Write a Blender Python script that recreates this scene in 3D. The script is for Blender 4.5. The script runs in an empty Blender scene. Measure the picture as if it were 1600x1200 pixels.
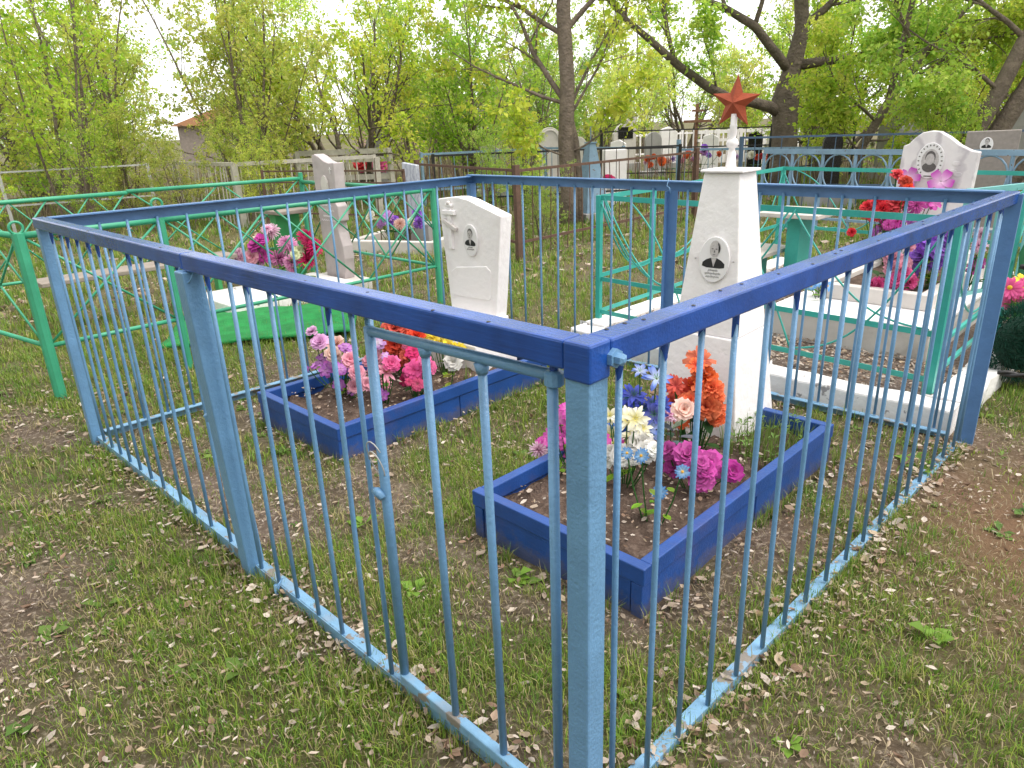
import bpy, math, random
import numpy as np
from mathutils import Vector, Matrix

# ------------------------------------------------------------ camera, sky, sun, exposure
SC = bpy.context.scene
COL = SC.collection
CAM_H, PITCH, ROLL, LENS = 1.485, math.radians(20.08), math.radians(-2.096), 25.02
cam_d = bpy.data.cameras.new('camera'); cam = bpy.data.objects.new('camera', cam_d); COL.objects.link(cam)
F_ = Vector((0, math.cos(PITCH), -math.sin(PITCH))); U0 = Vector((0, math.sin(PITCH), math.cos(PITCH))); R0 = Vector((1, 0, 0))
R_ = R0*math.cos(ROLL) + U0*math.sin(ROLL); U_ = -R0*math.sin(ROLL) + U0*math.cos(ROLL)
cam.matrix_world = Matrix(((R_.x, U_.x, -F_.x, 0), (R_.y, U_.y, -F_.y, 0), (R_.z, U_.z, -F_.z, CAM_H), (0, 0, 0, 1)))
cam_d.sensor_width = 36; cam_d.sensor_fit = 'HORIZONTAL'; cam_d.lens = LENS; cam_d.clip_start = 0.02; cam_d.clip_end = 600
SC.camera = cam

SUN_AZ, SUN_EL = math.radians(110), math.radians(60)
world = bpy.data.worlds.new('World'); SC.world = world; world.use_nodes = True
wn, wl = world.node_tree.nodes, world.node_tree.links; wn.clear()
sky_n = wn.new('ShaderNodeTexSky'); sky_n.sky_type = 'NISHITA'; sky_n.sun_disc = False
sky_n.sun_elevation = SUN_EL; sky_n.sun_rotation = SUN_AZ; sky_n.air_density = 1.0; sky_n.dust_density = 1.0
hs = wn.new('ShaderNodeHueSaturation'); hs.inputs['Saturation'].default_value = 0.16; hs.inputs['Value'].default_value = 1.0
bgn = wn.new('ShaderNodeBackground'); bgn.inputs['Strength'].default_value = 0.15
wo = wn.new('ShaderNodeOutputWorld')
oc = wn.new('ShaderNodeMix'); oc.data_type = 'RGBA'; oc.inputs[0].default_value = 0.6; oc.inputs[7].default_value = (8.6, 8.5, 8.5, 1)   # even cloud cover over the clear sky
wl.new(sky_n.outputs[0], hs.inputs['Color']); wl.new(hs.outputs[0], oc.inputs[6]); wl.new(oc.outputs[2], bgn.inputs['Color']); wl.new(bgn.outputs[0], wo.inputs['Surface'])
sd = bpy.data.lights.new('sun', 'SUN'); sd.energy = 1.7; sd.angle = math.radians(40); sd.color = (1.0, 0.93, 0.83)
sun = bpy.data.objects.new('sun', sd); COL.objects.link(sun)
sdir = Vector((math.sin(SUN_AZ)*math.cos(SUN_EL), math.cos(SUN_AZ)*math.cos(SUN_EL), math.sin(SUN_EL)))
sun.rotation_euler = sdir.to_track_quat('Z', 'Y').to_euler()
SC.view_settings.view_transform = 'Standard'; SC.view_settings.look = 'None'
SC.view_settings.exposure = 0.86; SC.view_settings.gamma = 1.0; SC.view_settings.use_curve_mapping = False
SC.render.engine = 'CYCLES'
SC.cycles.max_bounces = 6; SC.cycles.diffuse_bounces = 3; SC.cycles.glossy_bounces = 2
SC.cycles.transmission_bounces = 3; SC.cycles.transparent_max_bounces = 4; SC.cycles.caustics_reflective = False; SC.cycles.caustics_refractive = False

# ------------------------------------------------------------ frame of the blue fence: u runs along its gated side, v along its right side
NX, NY = 0.12434, 1.10870
UX, UY = -0.70635, 0.70787
VX, VY = 0.70787, 0.70635
FA = math.atan2(-UY, -UX)
def W(u, v, z=0.0): return Vector((NX + u*UX + v*VX, NY + u*UY + v*VY, z))
def to_uv(x, y):
    dx, dy = x - NX, y - NY
    return dx*UX + dy*UY, dx*VX + dy*VY
rng = random.Random(7)
nrg = np.random.default_rng(11)

# ------------------------------------------------------------ mesh helpers
class MB:
    def __init__(s): s.v, s.f, s.c = [], [], []; s.col = (1, 1, 1)
    def add(s, vs, fs):
        o = len(s.v); s.v.extend([tuple(p) for p in vs]); s.f.extend([tuple(i + o for i in f) for f in fs]); s.c.extend([s.col]*len(vs)); return s
    def box(s, x0, x1, y0, y1, z0, z1):
        return s.add([(x0,y0,z0),(x1,y0,z0),(x1,y1,z0),(x0,y1,z0),(x0,y0,z1),(x1,y0,z1),(x1,y1,z1),(x0,y1,z1)],
                     [(0,3,2,1),(4,5,6,7),(0,1,5,4),(1,2,6,5),(2,3,7,6),(3,0,4,7)])
    def frustum(s, b, t, z0, z1, c=(0,0)):   # b, t: half sizes (x, y)
        q = lambda h, z: [(c[0]-h[0],c[1]-h[1],z),(c[0]+h[0],c[1]-h[1],z),(c[0]+h[0],c[1]+h[1],z),(c[0]-h[0],c[1]+h[1],z)]
        return s.add(q(b,z0)+q(t,z1), [(0,3,2,1),(4,5,6,7),(0,1,5,4),(1,2,6,5),(2,3,7,6),(3,0,4,7)])
    def prism(s, poly, a, b, axis='y'):      # polygon extruded along an axis
        n = len(poly)
        m = {'y': lambda p, d: (p[0], d, p[1]), 'z': lambda p, d: (p[0], p[1], d), 'x': lambda p, d: (d, p[0], p[1])}[axis]
        vs = [m(p, a) for p in poly] + [m(p, b) for p in poly]
        ar = sum(poly[i][0]*poly[(i+1)%n][1] - poly[(i+1)%n][0]*poly[i][1] for i in range(n))
        fs = [tuple(range(n)), tuple(range(2*n-1, n-1, -1))] + [(i, i+n, (i+1)%n+n, (i+1)%n) for i in range(n)]
        flip = (ar > 0) == (axis != 'y')
        if flip: fs = [tuple(reversed(f)) for f in fs]
        return s.add(vs, fs)
    def tube(s, pts, r, n=8, cap=True):
        P = [Vector(p) for p in pts]; k = len(P); rs = r if isinstance(r, (list, tuple)) else [r]*k
        T = [(P[min(i+1,k-1)] - P[max(i-1,0)]).normalized() for i in range(k)]
        a = Vector((0,0,1)) if abs(T[0].z) < 0.9 else Vector((1,0,0))
        X = T[0].cross(a).normalized(); vs = []
        for i in range(k):
            X = (X - T[i]*X.dot(T[i])); X = X.normalized() if X.length > 1e-6 else T[i].orthogonal().normalized()
            Y = T[i].cross(X)
            for j in range(n):
                g = 2*math.pi*j/n; vs.append(P[i] + (X*math.cos(g) + Y*math.sin(g))*rs[i])
        fs = [(i*n+j, i*n+(j+1)%n, (i+1)*n+(j+1)%n, (i+1)*n+j) for i in range(k-1) for j in range(n)]
        if cap: fs += [tuple(range(n-1,-1,-1)), tuple((k-1)*n+j for j in range(n))]
        return s.add(vs, fs)
    def lathe(s, prof, n=20, c=(0,0)):
        vs = [(c[0]+r*math.cos(2*math.pi*j/n), c[1]+r*math.sin(2*math.pi*j/n), z) for r, z in prof for j in range(n)]; k = len(prof)
        fs = [(i*n+j, i*n+(j+1)%n, (i+1)*n+(j+1)%n, (i+1)*n+j) for i in range(k-1) for j in range(n)]
        return s.add(vs, fs + [tuple(range(n-1,-1,-1)), tuple((k-1)*n+j for j in range(n))])
    def bar(s, a, b, w, h):                  # rectangular bar from a to b, w across, h upright
        a, b = Vector(a), Vector(b); t = (b-a).normalized(); up = Vector((0,0,1)) if abs(t.z) < 0.95 else Vector((0,1,0))
        x = t.cross(up).normalized(); y = x.cross(t)
        q = lambda p: [p-x*w/2-y*h/2, p+x*w/2-y*h/2, p+x*w/2+y*h/2, p-x*w/2+y*h/2]
        return s.add(q(a)+q(b), [(0,1,2,3),(7,6,5,4),(0,4,5,1),(1,5,6,2),(2,6,7,3),(3,7,4,0)])
    def build(s, name, mat, parent=None, loc=None, rot=None, smooth=False, bevel=0.0):
        me = bpy.data.meshes.new(name); me.from_pydata(s.v, [], s.f)
        if any(c != (1,1,1) for c in s.c):
            at = me.color_attributes.new('Col', 'FLOAT_COLOR', 'POINT')
            at.data.foreach_set('color', np.array([(*c, 1) for c in s.c], dtype=np.float32).ravel())
        me.materials.append(mat); me.update()
        if smooth: me.polygons.foreach_set('use_smooth', [True]*len(me.polygons))
        return obj(name, me, parent, loc, rot, bevel)
def obj(name, me, parent=None, loc=None, rot=None, bevel=0.0):
    o = bpy.data.objects.new(name, me); COL.objects.link(o); o.parent = parent
    if loc is not None: o.location = loc
    if rot is not None: o.rotation_euler = rot
    if bevel:
        m = o.modifiers.new('bevel', 'BEVEL'); m.width = bevel; m.segments = 2; m.limit_method = 'ANGLE'; m.angle_limit = math.radians(40)
    return o
def np_mesh(name, V, Fc, mat, col=None, smooth=False):
    V = np.asarray(V, dtype=np.float32); Fc = np.asarray(Fc, dtype=np.int32); m, k = Fc.shape
    me = bpy.data.meshes.new(name); me.vertices.add(len(V)); me.vertices.foreach_set('co', V.ravel())
    me.loops.add(m*k); me.loops.foreach_set('vertex_index', Fc.ravel())
    me.polygons.add(m); me.polygons.foreach_set('loop_start', np.arange(0, m*k, k, dtype=np.int32))
    try: me.polygons.foreach_set('loop_total', np.full(m, k, dtype=np.int32))
    except Exception: pass
    if smooth: me.polygons.foreach_set('use_smooth', np.ones(m, dtype=bool))
    me.update(calc_edges=True)
    if col is not None:
        c4 = np.ones((len(V), 4), dtype=np.float32); c4[:, :3] = col
        at = me.color_attributes.new('Col', 'FLOAT_COLOR', 'POINT'); at.data.foreach_set('color', c4.ravel())
    me.materials.append(mat); return me
def tag(o, label, cat=None, group=None, kind=None):
    if label: o['label'] = label
    if cat: o['category'] = cat
    if group: o['group'] = group
    if kind: o['kind'] = kind
    return o
def thing(name, label, cat, u=0.0, v=0.0, z=0.0, group=None, rz=None, loc=None):
    o = bpy.data.objects.new(name, None); COL.objects.link(o); o.empty_display_size = 0.1
    o.location = loc if loc is not None else W(u, v, z); o.rotation_euler = (0, 0, FA if rz is None else rz)
    return tag(o, label, cat, group)
def copy_tree(o, parent=None):
    c = o.copy(); COL.objects.link(c); c.parent = parent
    for ch in list(o.children): copy_tree(ch, c)
    return c

# ------------------------------------------------------------ noise for placing things
class Noise2:
    def __init__(s, seed): s.g = np.random.default_rng(seed).random((256, 256))
    def at(s, x, y, f):
        X, Y = x*f + 1000.0, y*f + 1000.0; i, j = np.floor(X).astype(int), np.floor(Y).astype(int); a, b = X-i, Y-j
        a, b = a*a*(3-2*a), b*b*(3-2*b); g = s.g; i0, i1, j0, j1 = i % 256, (i+1) % 256, j % 256, (j+1) % 256
        return g[i0,j0]*(1-a)*(1-b) + g[i1,j0]*a*(1-b) + g[i0,j1]*(1-a)*b + g[i1,j1]*a*b
    def fbm(s, x, y, f, o=4): return sum(s.at(x+13.7*k, y-7.3*k, f*2**k)*0.5**k for k in range(o)) / sum(0.5**k for k in range(o))
NZ, NG, NL = Noise2(3), Noise2(8), Noise2(21)
def ground_z(x, y): return (NZ.fbm(x, y, 0.9, 3)-0.5)*0.035 + (NZ.fbm(x+50, y, 5.0, 3)-0.5)*0.022

# ------------------------------------------------------------ materials
def new_mat(name):
    m = bpy.data.materials.new(name); m.use_nodes = True; n = m.node_tree.nodes; l = m.node_tree.links
    return m, n, l, n['Principled BSDF'], n['Material Output']
def nd(n, t, **kw):
    x = n.new(t)
    for k, v in kw.items():
        if k in x.inputs.keys(): x.inputs[k].default_value = v
        else: setattr(x, k, v)
    return x
def noise(n, l, co, scale, detail=4, rough=0.55):
    t = nd(n, 'ShaderNodeTexNoise', Scale=scale, Detail=detail, Roughness=rough); l.new(co, t.inputs['Vector']); return t.outputs['Fac']
def ramp(n, l, fac, stops):
    r = n.new('ShaderNodeValToRGB'); e = r.color_ramp.elements
    while len(e) < len(stops): e.new(0.5)
    for i, (p, c) in enumerate(stops): e[i].position = p; e[i].color = (*c, 1) if len(c) == 3 else c
    l.new(fac, r.inputs['Fac']); return r.outputs['Color']
def mix(n, l, fac, a, b, mode='MIX'):
    x = n.new('ShaderNodeMix'); x.data_type = 'RGBA'; x.blend_type = mode; x.clamp_result = False
    if isinstance(fac, (int, float)): x.inputs[0].default_value = fac
    else: l.new(fac, x.inputs[0])
    for i, c in ((6, a), (7, b)):
        if isinstance(c, tuple): x.inputs[i].default_value = (*c, 1)
        else: l.new(c, x.inputs[i])
    return x.outputs[2]
def bump(n, l, h, strength, dist=0.01, prev=None):
    b = nd(n, 'ShaderNodeBump', Strength=strength, Distance=dist); l.new(h, b.inputs['Height'])
    if prev is not None: l.new(prev, b.inputs['Normal'])
    return b.outputs['Normal']
def surf(name, col, rough=0.5, var=0.12, vscale=6.0, bscale=60.0, bstr=0.25, bdist=0.004, chip=None, chip_scale=35.0, chip_at=0.68, spec=0.5, metal=0.0, stain=None, stain_scale=2.5, stain_at=0.55, streak=0.0, coat=0.0, splash=None, sheen=0.0):
    m, n, l, p, o = new_mat(name); tc = n.new('ShaderNodeTexCoord').outputs['Object']
    base = ramp(n, l, noise(n, l, tc, vscale, 5), [(0.3, tuple(c*(1-var) for c in col)), (0.7, tuple(min(1, c*(1+var)) for c in col))])
    if stain: base = mix(n, l, ramp(n, l, noise(n, l, tc, stain_scale, 6, 0.65), [(stain_at, (0,0,0)), (stain_at+0.16, (1,1,1))]), base, stain)
    if chip: base = mix(n, l, ramp(n, l, noise(n, l, tc, chip_scale, 4, 0.6), [(chip_at, (0,0,0)), (chip_at+0.03, (1,1,1))]), base, chip)
    if splash:                                # soil thrown up by rain on the lowest centimetres
        sx = n.new('ShaderNodeSeparateXYZ'); l.new(tc, sx.inputs[0]); mr = nd(n, 'ShaderNodeMapRange'); l.new(sx.outputs[2], mr.inputs[0])
        for i, v_ in ((1, 0.0), (2, 0.14), (3, 0.5), (4, 0.0)): mr.inputs[i].default_value = v_
        ad = n.new('ShaderNodeMath'); ad.operation = 'ADD'; l.new(mr.outputs[0], ad.inputs[0]); l.new(noise(n, l, tc, 22, 8, 0.8), ad.inputs[1])
        base = mix(n, l, ramp(n, l, ad.outputs[0], [(0.74, (0,0,0)), (0.92, (0.55,0.55,0.55))]), base, splash)
    l.new(base, p.inputs['Base Color']); p.inputs['Roughness'].default_value = rough; p.inputs['Metallic'].default_value = metal
    p.inputs['Specular IOR Level'].default_value = spec; p.inputs['Coat Weight'].default_value = coat; p.inputs['Coat Roughness'].default_value = 0.18; p.inputs['Coat IOR'].default_value = 1.5; p.inputs['Sheen Weight'].default_value = sheen; p.inputs['Sheen Roughness'].default_value = 0.35; p.inputs['Sheen Tint'].default_value = (0.62, 0.76, 1.0, 1)
    nb = bump(n, l, noise(n, l, tc, bscale, 4), bstr, bdist)
    if streak:
        mp = nd(n, 'ShaderNodeMapping'); l.new(tc, mp.inputs['Vector']); mp.inputs['Scale'].default_value = (8, 160, 160)
        nb = bump(n, l, noise(n, l, mp.outputs[0], 1.0, 3), streak, 0.004, nb)
    l.new(nb, p.inputs['Normal']); return m
def leafy(name, rough=0.55, trans=0.35, spec=0.3, vary=False):
    m, n, l, p, o = new_mat(name); a = nd(n, 'ShaderNodeAttribute', attribute_name='Col'); c = a.outputs['Color']
    if vary:                                  # each tree its own shade of spring green
        oi = n.new('ShaderNodeObjectInfo'); h = n.new('ShaderNodeHueSaturation'); l.new(c, h.inputs['Color'])
        for k, lo, hi, off in (('Hue', 0.484, 0.524, 1.0), ('Value', 0.92, 1.24, 7.3), ('Saturation', 0.90, 1.06, 3.7)):
            mu = n.new('ShaderNodeMath'); mu.operation = 'MULTIPLY'; mu.inputs[1].default_value = off; fr = n.new('ShaderNodeMath'); fr.operation = 'FRACT'; mr = n.new('ShaderNodeMapRange')
            l.new(oi.outputs['Random'], mu.inputs[0]); l.new(mu.outputs[0], fr.inputs[0]); l.new(fr.outputs[0], mr.inputs[0]); mr.inputs[3].default_value = lo; mr.inputs[4].default_value = hi; l.new(mr.outputs[0], h.inputs[k])
        c = h.outputs[0]
    l.new(c, p.inputs['Base Color']); p.inputs['Roughness'].default_value = rough; p.inputs['Specular IOR Level'].default_value = spec
    t = n.new('ShaderNodeBsdfTranslucent'); l.new(c, t.inputs['Color']); mx = n.new('ShaderNodeMixShader'); mx.inputs[0].default_value = trans
    l.new(p.outputs[0], mx.inputs[1]); l.new(t.outputs[0], mx.inputs[2]); l.new(mx.outputs[0], o.inputs['Surface']); return m

M_NAVY = surf('blue_gloss_paint', (0.010, 0.062, 0.30), 0.24, 0.25, 9, 70, 0.12, chip=(0.012, 0.014, 0.03), chip_scale=75, chip_at=0.755, streak=0.32, spec=0.5, coat=0.25)
M_BOX = surf('blue_board_paint', (0.013, 0.064, 0.265), 0.4, 0.16, 7, 60, 0.35, chip=(0.20, 0.30, 0.55), chip_scale=26, chip_at=0.75, stain=(0.05, 0.07, 0.22), stain_scale=3, streak=0.3, splash=(0.11, 0.10, 0.11))
M_LBLUE = surf('light_blue_paint', (0.125, 0.265, 0.455), 0.34, 0.10, 14, 110, 0.5, chip=(0.05, 0.05, 0.06), chip_scale=60, chip_at=0.75, stain=(0.10, 0.22, 0.39), stain_scale=6)
M_MBLUE = surf('mid_blue_paint', (0.085, 0.19, 0.40), 0.42, 0.12, 10, 80, 0.4, chip=(0.06, 0.07, 0.10), chip_scale=60, chip_at=0.74)
M_DBLUE = surf('worn_sill_blue', (0.15, 0.30, 0.46), 0.55, 0.15, 12, 80, 0.5, chip=(0.19, 0.17, 0.15), chip_scale=16, chip_at=0.58, stain=(0.20, 0.27, 0.35), stain_scale=7)
M_WHITE = surf('whitewash', (0.83, 0.80, 0.81), 0.6, 0.035, 5, 26, 0.42, 0.010, chip=(0.58, 0.54, 0.53), chip_scale=34, chip_at=0.72, stain=(0.72, 0.665, 0.675), stain_scale=2.6, stain_at=0.52, splash=(0.42, 0.37, 0.33))
M_CURB = surf('whitewashed_concrete', (0.78, 0.76, 0.75), 0.7, 0.05, 8, 30, 0.5, 0.01, chip=(0.32, 0.30, 0.30), chip_scale=12, chip_at=0.64)
M_CREAM = surf('pale_concrete', (0.57, 0.53, 0.50), 0.7, 0.08, 6, 40, 0.4, stain=(0.40, 0.36, 0.33))
M_GREYC = surf('grey_concrete', (0.33, 0.32, 0.32), 0.8, 0.12, 5, 50, 0.5, stain=(0.24, 0.23, 0.22))
M_PINKST = surf('pink_grey_stone', (0.43, 0.375, 0.38), 0.5, 0.09, 12, 80, 0.2, stain=(0.36, 0.31, 0.315), stain_scale=5)
M_GREEN = surf('green_pipe_paint', (0.045, 0.31, 0.18), 0.4, 0.12, 10, 80, 0.35, chip=(0.28, 0.27, 0.24), chip_scale=30, chip_at=0.72)
M_GREENL = surf('green_leg_paint', (0.03, 0.27, 0.08), 0.5, 0.12, 8)
M_TEAL = surf('teal_paint', (0.035, 0.34, 0.29), 0.4, 0.10, 10, 80, 0.3, chip=(0.12, 0.16, 0.14), chip_scale=40, chip_at=0.76)
M_RUST = surf('rusty_iron', (0.105, 0.058, 0.040), 0.8, 0.25, 20, 90, 0.5)
M_RUSTR = surf('rust_red_star', (0.33, 0.060, 0.022), 0.75, 0.18, 18, 90, 0.5, stain=(0.22, 0.045, 0.02), stain_scale=8)
M_BLACK = surf('black_iron', (0.018, 0.017, 0.018), 0.5, 0.2, 20, 90, 0.4)
M_GBLUE = surf('grey_blue_paint', (0.19, 0.30, 0.42), 0.5, 0.15, 10, 60, 0.4, chip=(0.13, 0.10, 0.08), chip_scale=20, chip_at=0.66)
M_STEEL = surf('galvanised_pipe', (0.42, 0.42, 0.42), 0.55, 0.12, 10)
M_OLDW = surf('weathered_wood', (0.46, 0.43, 0.38), 0.8, 0.2, 10, 60, 0.5)
M_BARK = surf('bark', (0.16, 0.125, 0.097), 0.9, 0.32, 9, 28, 1.0, 0.03)
M_BARKD = surf('dark_bark', (0.13, 0.102, 0.08), 0.9, 0.32, 7, 20, 1.0, 0.04)
M_TWIG = surf('grey_twig', (0.27, 0.225, 0.18), 0.9, 0.25, 6)
M_CERAM = surf('ceramic_white', (0.74, 0.72, 0.73), 0.25, 0.02, 5, 30, 0.02)
M_SUIT = surf('print_black', (0.012, 0.011, 0.014), 0.4, 0.2, 60)
M_FACE = surf('print_grey', (0.46, 0.43, 0.43), 0.4, 0.22, 70)
M_MIDG = surf('print_dark_grey', (0.10, 0.09, 0.09), 0.4, 0.2, 80)
M_BLACKST = surf('black_polished_stone', (0.015, 0.014, 0.014), 0.2, 0.2, 20)
M_TABLE = surf('grey_table_board', (0.52, 0.48, 0.44), 0.7, 0.12, 8, 40, 0.4, streak=0.4)
M_PLANK = surf('old_plank', (0.25, 0.21, 0.18), 0.8, 0.2, 8, 40, 0.5, streak=0.6)
M_PETAL = leafy('petal_cloth', 0.6, 0.30, 0.25)
M_LEAF = leafy('leaf', 0.5, 0.58, 0.35, True)
M_GRASS = leafy('grass_blade', 0.6, 0.35, 0.3)
M_LITTER = leafy('dry_leaf', 0.8, 0.15, 0.2)

# marble: veined
def marble(name, a, b, scale=5):
    m, n, l, p, o = new_mat(name); tc = n.new('ShaderNodeTexCoord').outputs['Object']
    w = nd(n, 'ShaderNodeTexWave', Scale=scale, Distortion=9.0, Detail=5.0); w.inputs['Detail Scale'].default_value = 1.6; l.new(tc, w.inputs['Vector'])
    c = ramp(n, l, w.outputs['Fac'], [(0.0, b), (0.22, tuple((x+y)/2 for x, y in zip(a, b))), (0.45, a)])
    c = mix(n, l, ramp(n, l, noise(n, l, tc, 5, 6), [(0.4, (0,0,0)), (0.7, (0.45,0.45,0.45))]), c, b)
    l.new(c, p.inputs['Base Color']); p.inputs['Roughness'].default_value = 0.35; return m
M_MARBLE = marble('white_marble', (0.76, 0.72, 0.73), (0.52, 0.48, 0.51), 2.2)
M_BMARBLE = marble('blue_grey_marble', (0.48, 0.50, 0.56), (0.30, 0.32, 0.40), 6)
# ------------------------------------------------------------ ground
def axis(lo, hi, step, far):
    a = list(np.arange(lo, hi+1e-6, step)); d = step
    while a[-1] < far: d *= 1.22; a.append(a[-1]+d)
    d = step
    while a[0] > -far: d *= 1.22; a.insert(0, a[0]-d)
    return np.array(a)
def sstep(a, b, x): t = np.clip((x-a)/(b-a), 0, 1); return t*t*(3-2*t)
def uv_np(x, y): dx, dy = x-NX, y-NY; return dx*UX+dy*UY, dx*VX+dy*VY
def grass_density(x, y):
    u, v = uv_np(x, y)
    g = sstep(0.30, 0.58, NG.fbm(x, y, 1.1, 4)*0.6 + NG.fbm(x+31, y+9, 3.2, 3)*0.4)
    bare = np.exp(-(((u+0.55)/0.6)**2 + ((v-2.15)/1.0)**2))           # trodden soil beyond the right side
    bare = np.maximum(bare, 0.8*np.exp(-(((u-2.0)/1.0)**2 + ((v+0.75)/0.35)**2)))
    g = g*(1-0.9*bare)
    return np.clip(g + (0.35*sstep(4.5, 7, y)+0.15*sstep(8, 12, y))*(1-g), 0, 1)
def blocked(x, y, pad=0.0):
    u, v = uv_np(x, y); b = np.zeros_like(x, dtype=bool)
    for a0, a1, b0, b1 in ((2.03, 2.82, 0.68, 2.22), (0.33, 1.13, 0.68, 2.20), (0.0, 2.42, 2.78, 6.15), (5.15, 5.95, 1.68, 3.2)):
        b |= (u > a0-pad) & (u < a1+pad) & (v > b0-pad) & (v < b1+pad)
    return b
def ground_material():
    m, n, l, p, o = new_mat('ground_soil'); tc = n.new('ShaderNodeTexCoord').outputs['Object']
    a = nd(n, 'ShaderNodeAttribute', attribute_name='Col'); sp = n.new('ShaderNodeSeparateColor'); l.new(a.outputs['Color'], sp.inputs[0])
    soil = ramp(n, l, noise(n, l, tc, 3.0, 8, 0.65), [(0.3, (0.085, 0.060, 0.046)), (0.55, (0.145, 0.108, 0.084)), (0.75, (0.215, 0.168, 0.135))])
    soil = mix(n, l, ramp(n, l, noise(n, l, tc, 42.0, 5, 0.7), [(0.52, (0,0,0)), (0.66, (1,1,1))]), soil, (0.40, 0.33, 0.265))
    soil = mix(n, l, sp.outputs[1], soil, (0.21, 0.125, 0.075))
    turf = ramp(n, l, noise(n, l, tc, 22.0, 6, 0.7), [(0.3, (0.070, 0.070, 0.026)), (0.55, (0.115, 0.118, 0.038)), (0.72, (0.20, 0.17, 0.085))])
    l.new(mix(n, l, sp.outputs[0], soil, turf), p.inputs['Base Color']); p.inputs['Roughness'].default_value = 0.95; p.inputs['Specular IOR Level'].default_value = 0.15
    l.new(bump(n, l, noise(n, l, tc, 30.0, 8, 0.75), 0.9, 0.03), p.inputs['Normal']); return m
M_GROUND = ground_material()
gx, gy = axis(-6.5, 6.5, 0.06, 260), axis(-0.8, 11.0, 0.06, 260)
GX, GY = np.meshgrid(gx, gy); fade = 1.0/(1.0+np.maximum(0, np.hypot(GX, GY-4)-30)*0.1)
GV = np.stack([GX.ravel(), GY.ravel(), (ground_z(GX, GY)*fade).ravel()], 1)
nx, ny = len(gx), len(gy); ii = np.arange(nx*ny).reshape(ny, nx)
GF = np.stack([ii[:-1,:-1].ravel(), ii[:-1,1:].ravel(), ii[1:,1:].ravel(), ii[1:,:-1].ravel()], 1)
gcol = np.repeat((grass_density(GX, GY)*0.85).ravel()[:, None], 3, 1)
_u, _v = uv_np(GX.ravel(), GY.ravel()); gcol[:, 1] = np.exp(-(((_u+0.5)/0.6)**2 + ((_v-2.0)/0.9)**2))
tag(obj('ground', np_mesh('ground', GV, GF, M_GROUND, gcol, True)), None, None, None, 'structure')

# ------------------------------------------------------------ grass, dry straw, fallen leaves and maple keys
def sector(n, r0, r1, half=54):
    r = np.sqrt(nrg.uniform(r0*r0, r1*r1, n)); a = np.radians(nrg.uniform(-half, half, n)); return r*np.sin(a), r*np.cos(a)
GRASS_COLS = np.array([(0.15, 0.25, 0.036), (0.19, 0.295, 0.04), (0.11, 0.205, 0.032), (0.27, 0.33, 0.055), (0.38, 0.34, 0.15), (0.14, 0.255, 0.045), (0.22, 0.31, 0.045)])
def blades(x, y, L, wd, lean, az, col, z0=None):
    n = len(x); z = ground_z(x, y) if z0 is None else z0
    d = np.stack([np.cos(az), np.sin(az), np.zeros(n)], 1); s = np.stack([-np.sin(az), np.cos(az), np.zeros(n)], 1)
    b = np.stack([x, y, z-0.004], 1); up = np.array([0, 0, 1.0])
    m = b + d*(L*np.sin(lean*0.5)*0.55)[:, None] + up*(L*np.cos(lean*0.5)*0.55)[:, None]
    t = m + d*(L*np.sin(lean*1.4)*0.5)[:, None] + up*(L*np.cos(lean*1.4)*0.5)[:, None]
    w = (s.T*wd).T
    V = np.stack([b-w, b+w, m+w*0.75, m-w*0.75, t], 1).reshape(-1, 3)
    o = np.arange(n)*5; F = np.concatenate([np.stack([o, o+1, o+2], 1), np.stack([o, o+2, o+3], 1), np.stack([o+3, o+2, o+4], 1)])
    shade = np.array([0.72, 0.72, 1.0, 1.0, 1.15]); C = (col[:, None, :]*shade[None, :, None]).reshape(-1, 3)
    return V, F, C
def join(parts):
    V, F, C, o = [], [], [], 0
    for v, f, c in parts: V.append(v); F.append(f+o); C.append(c); o += len(v)
    return np.concatenate(V), np.concatenate(F), np.concatenate(C)
gparts = []
for r0, r1, tufts, nb, Ls, wd in ((0.75, 3.2, 23000, 10, 0.030, 0.0013), (3.2, 6.5, 29000, 7, 0.038, 0.0019), (6.5, 11.0, 20000, 5, 0.062, 0.0036), (11.0, 22.0, 16000, 5, 0.09, 0.007)):
    x, y = sector(tufts, r0, r1); g = grass_density(x, y); k = (nrg.random(tufts) < 0.04 + 0.96*g**1.3) & ~blocked(x, y, 0.01); x, y, g = x[k], y[k], g[k]
    n = len(x); size = nrg.lognormal(0, 0.32, n)*(0.65+0.55*g); sp = 0.014 + 0.016*nrg.random(n)
    X = np.repeat(x, nb) + nrg.normal(0, 1, n*nb)*np.repeat(sp, nb); Y = np.repeat(y, nb) + nrg.normal(0, 1, n*nb)*np.repeat(sp, nb)
    kk = ~blocked(X, Y, 0.0)
    c = GRASS_COLS[np.repeat(nrg.integers(0, len(GRASS_COLS), n), nb)]*nrg.uniform(0.85, 1.40, (n*nb, 1))
    L = Ls*np.repeat(size, nb)*nrg.uniform(0.5, 1.35, n*nb)
    gparts.append(blades(X[kk], Y[kk], L[kk], (wd*nrg.uniform(0.7, 1.5, n*nb))[kk], nrg.uniform(0.1, 0.95, n*nb)[kk], nrg.uniform(0, 6.283, n*nb)[kk], c[kk]))
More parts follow.
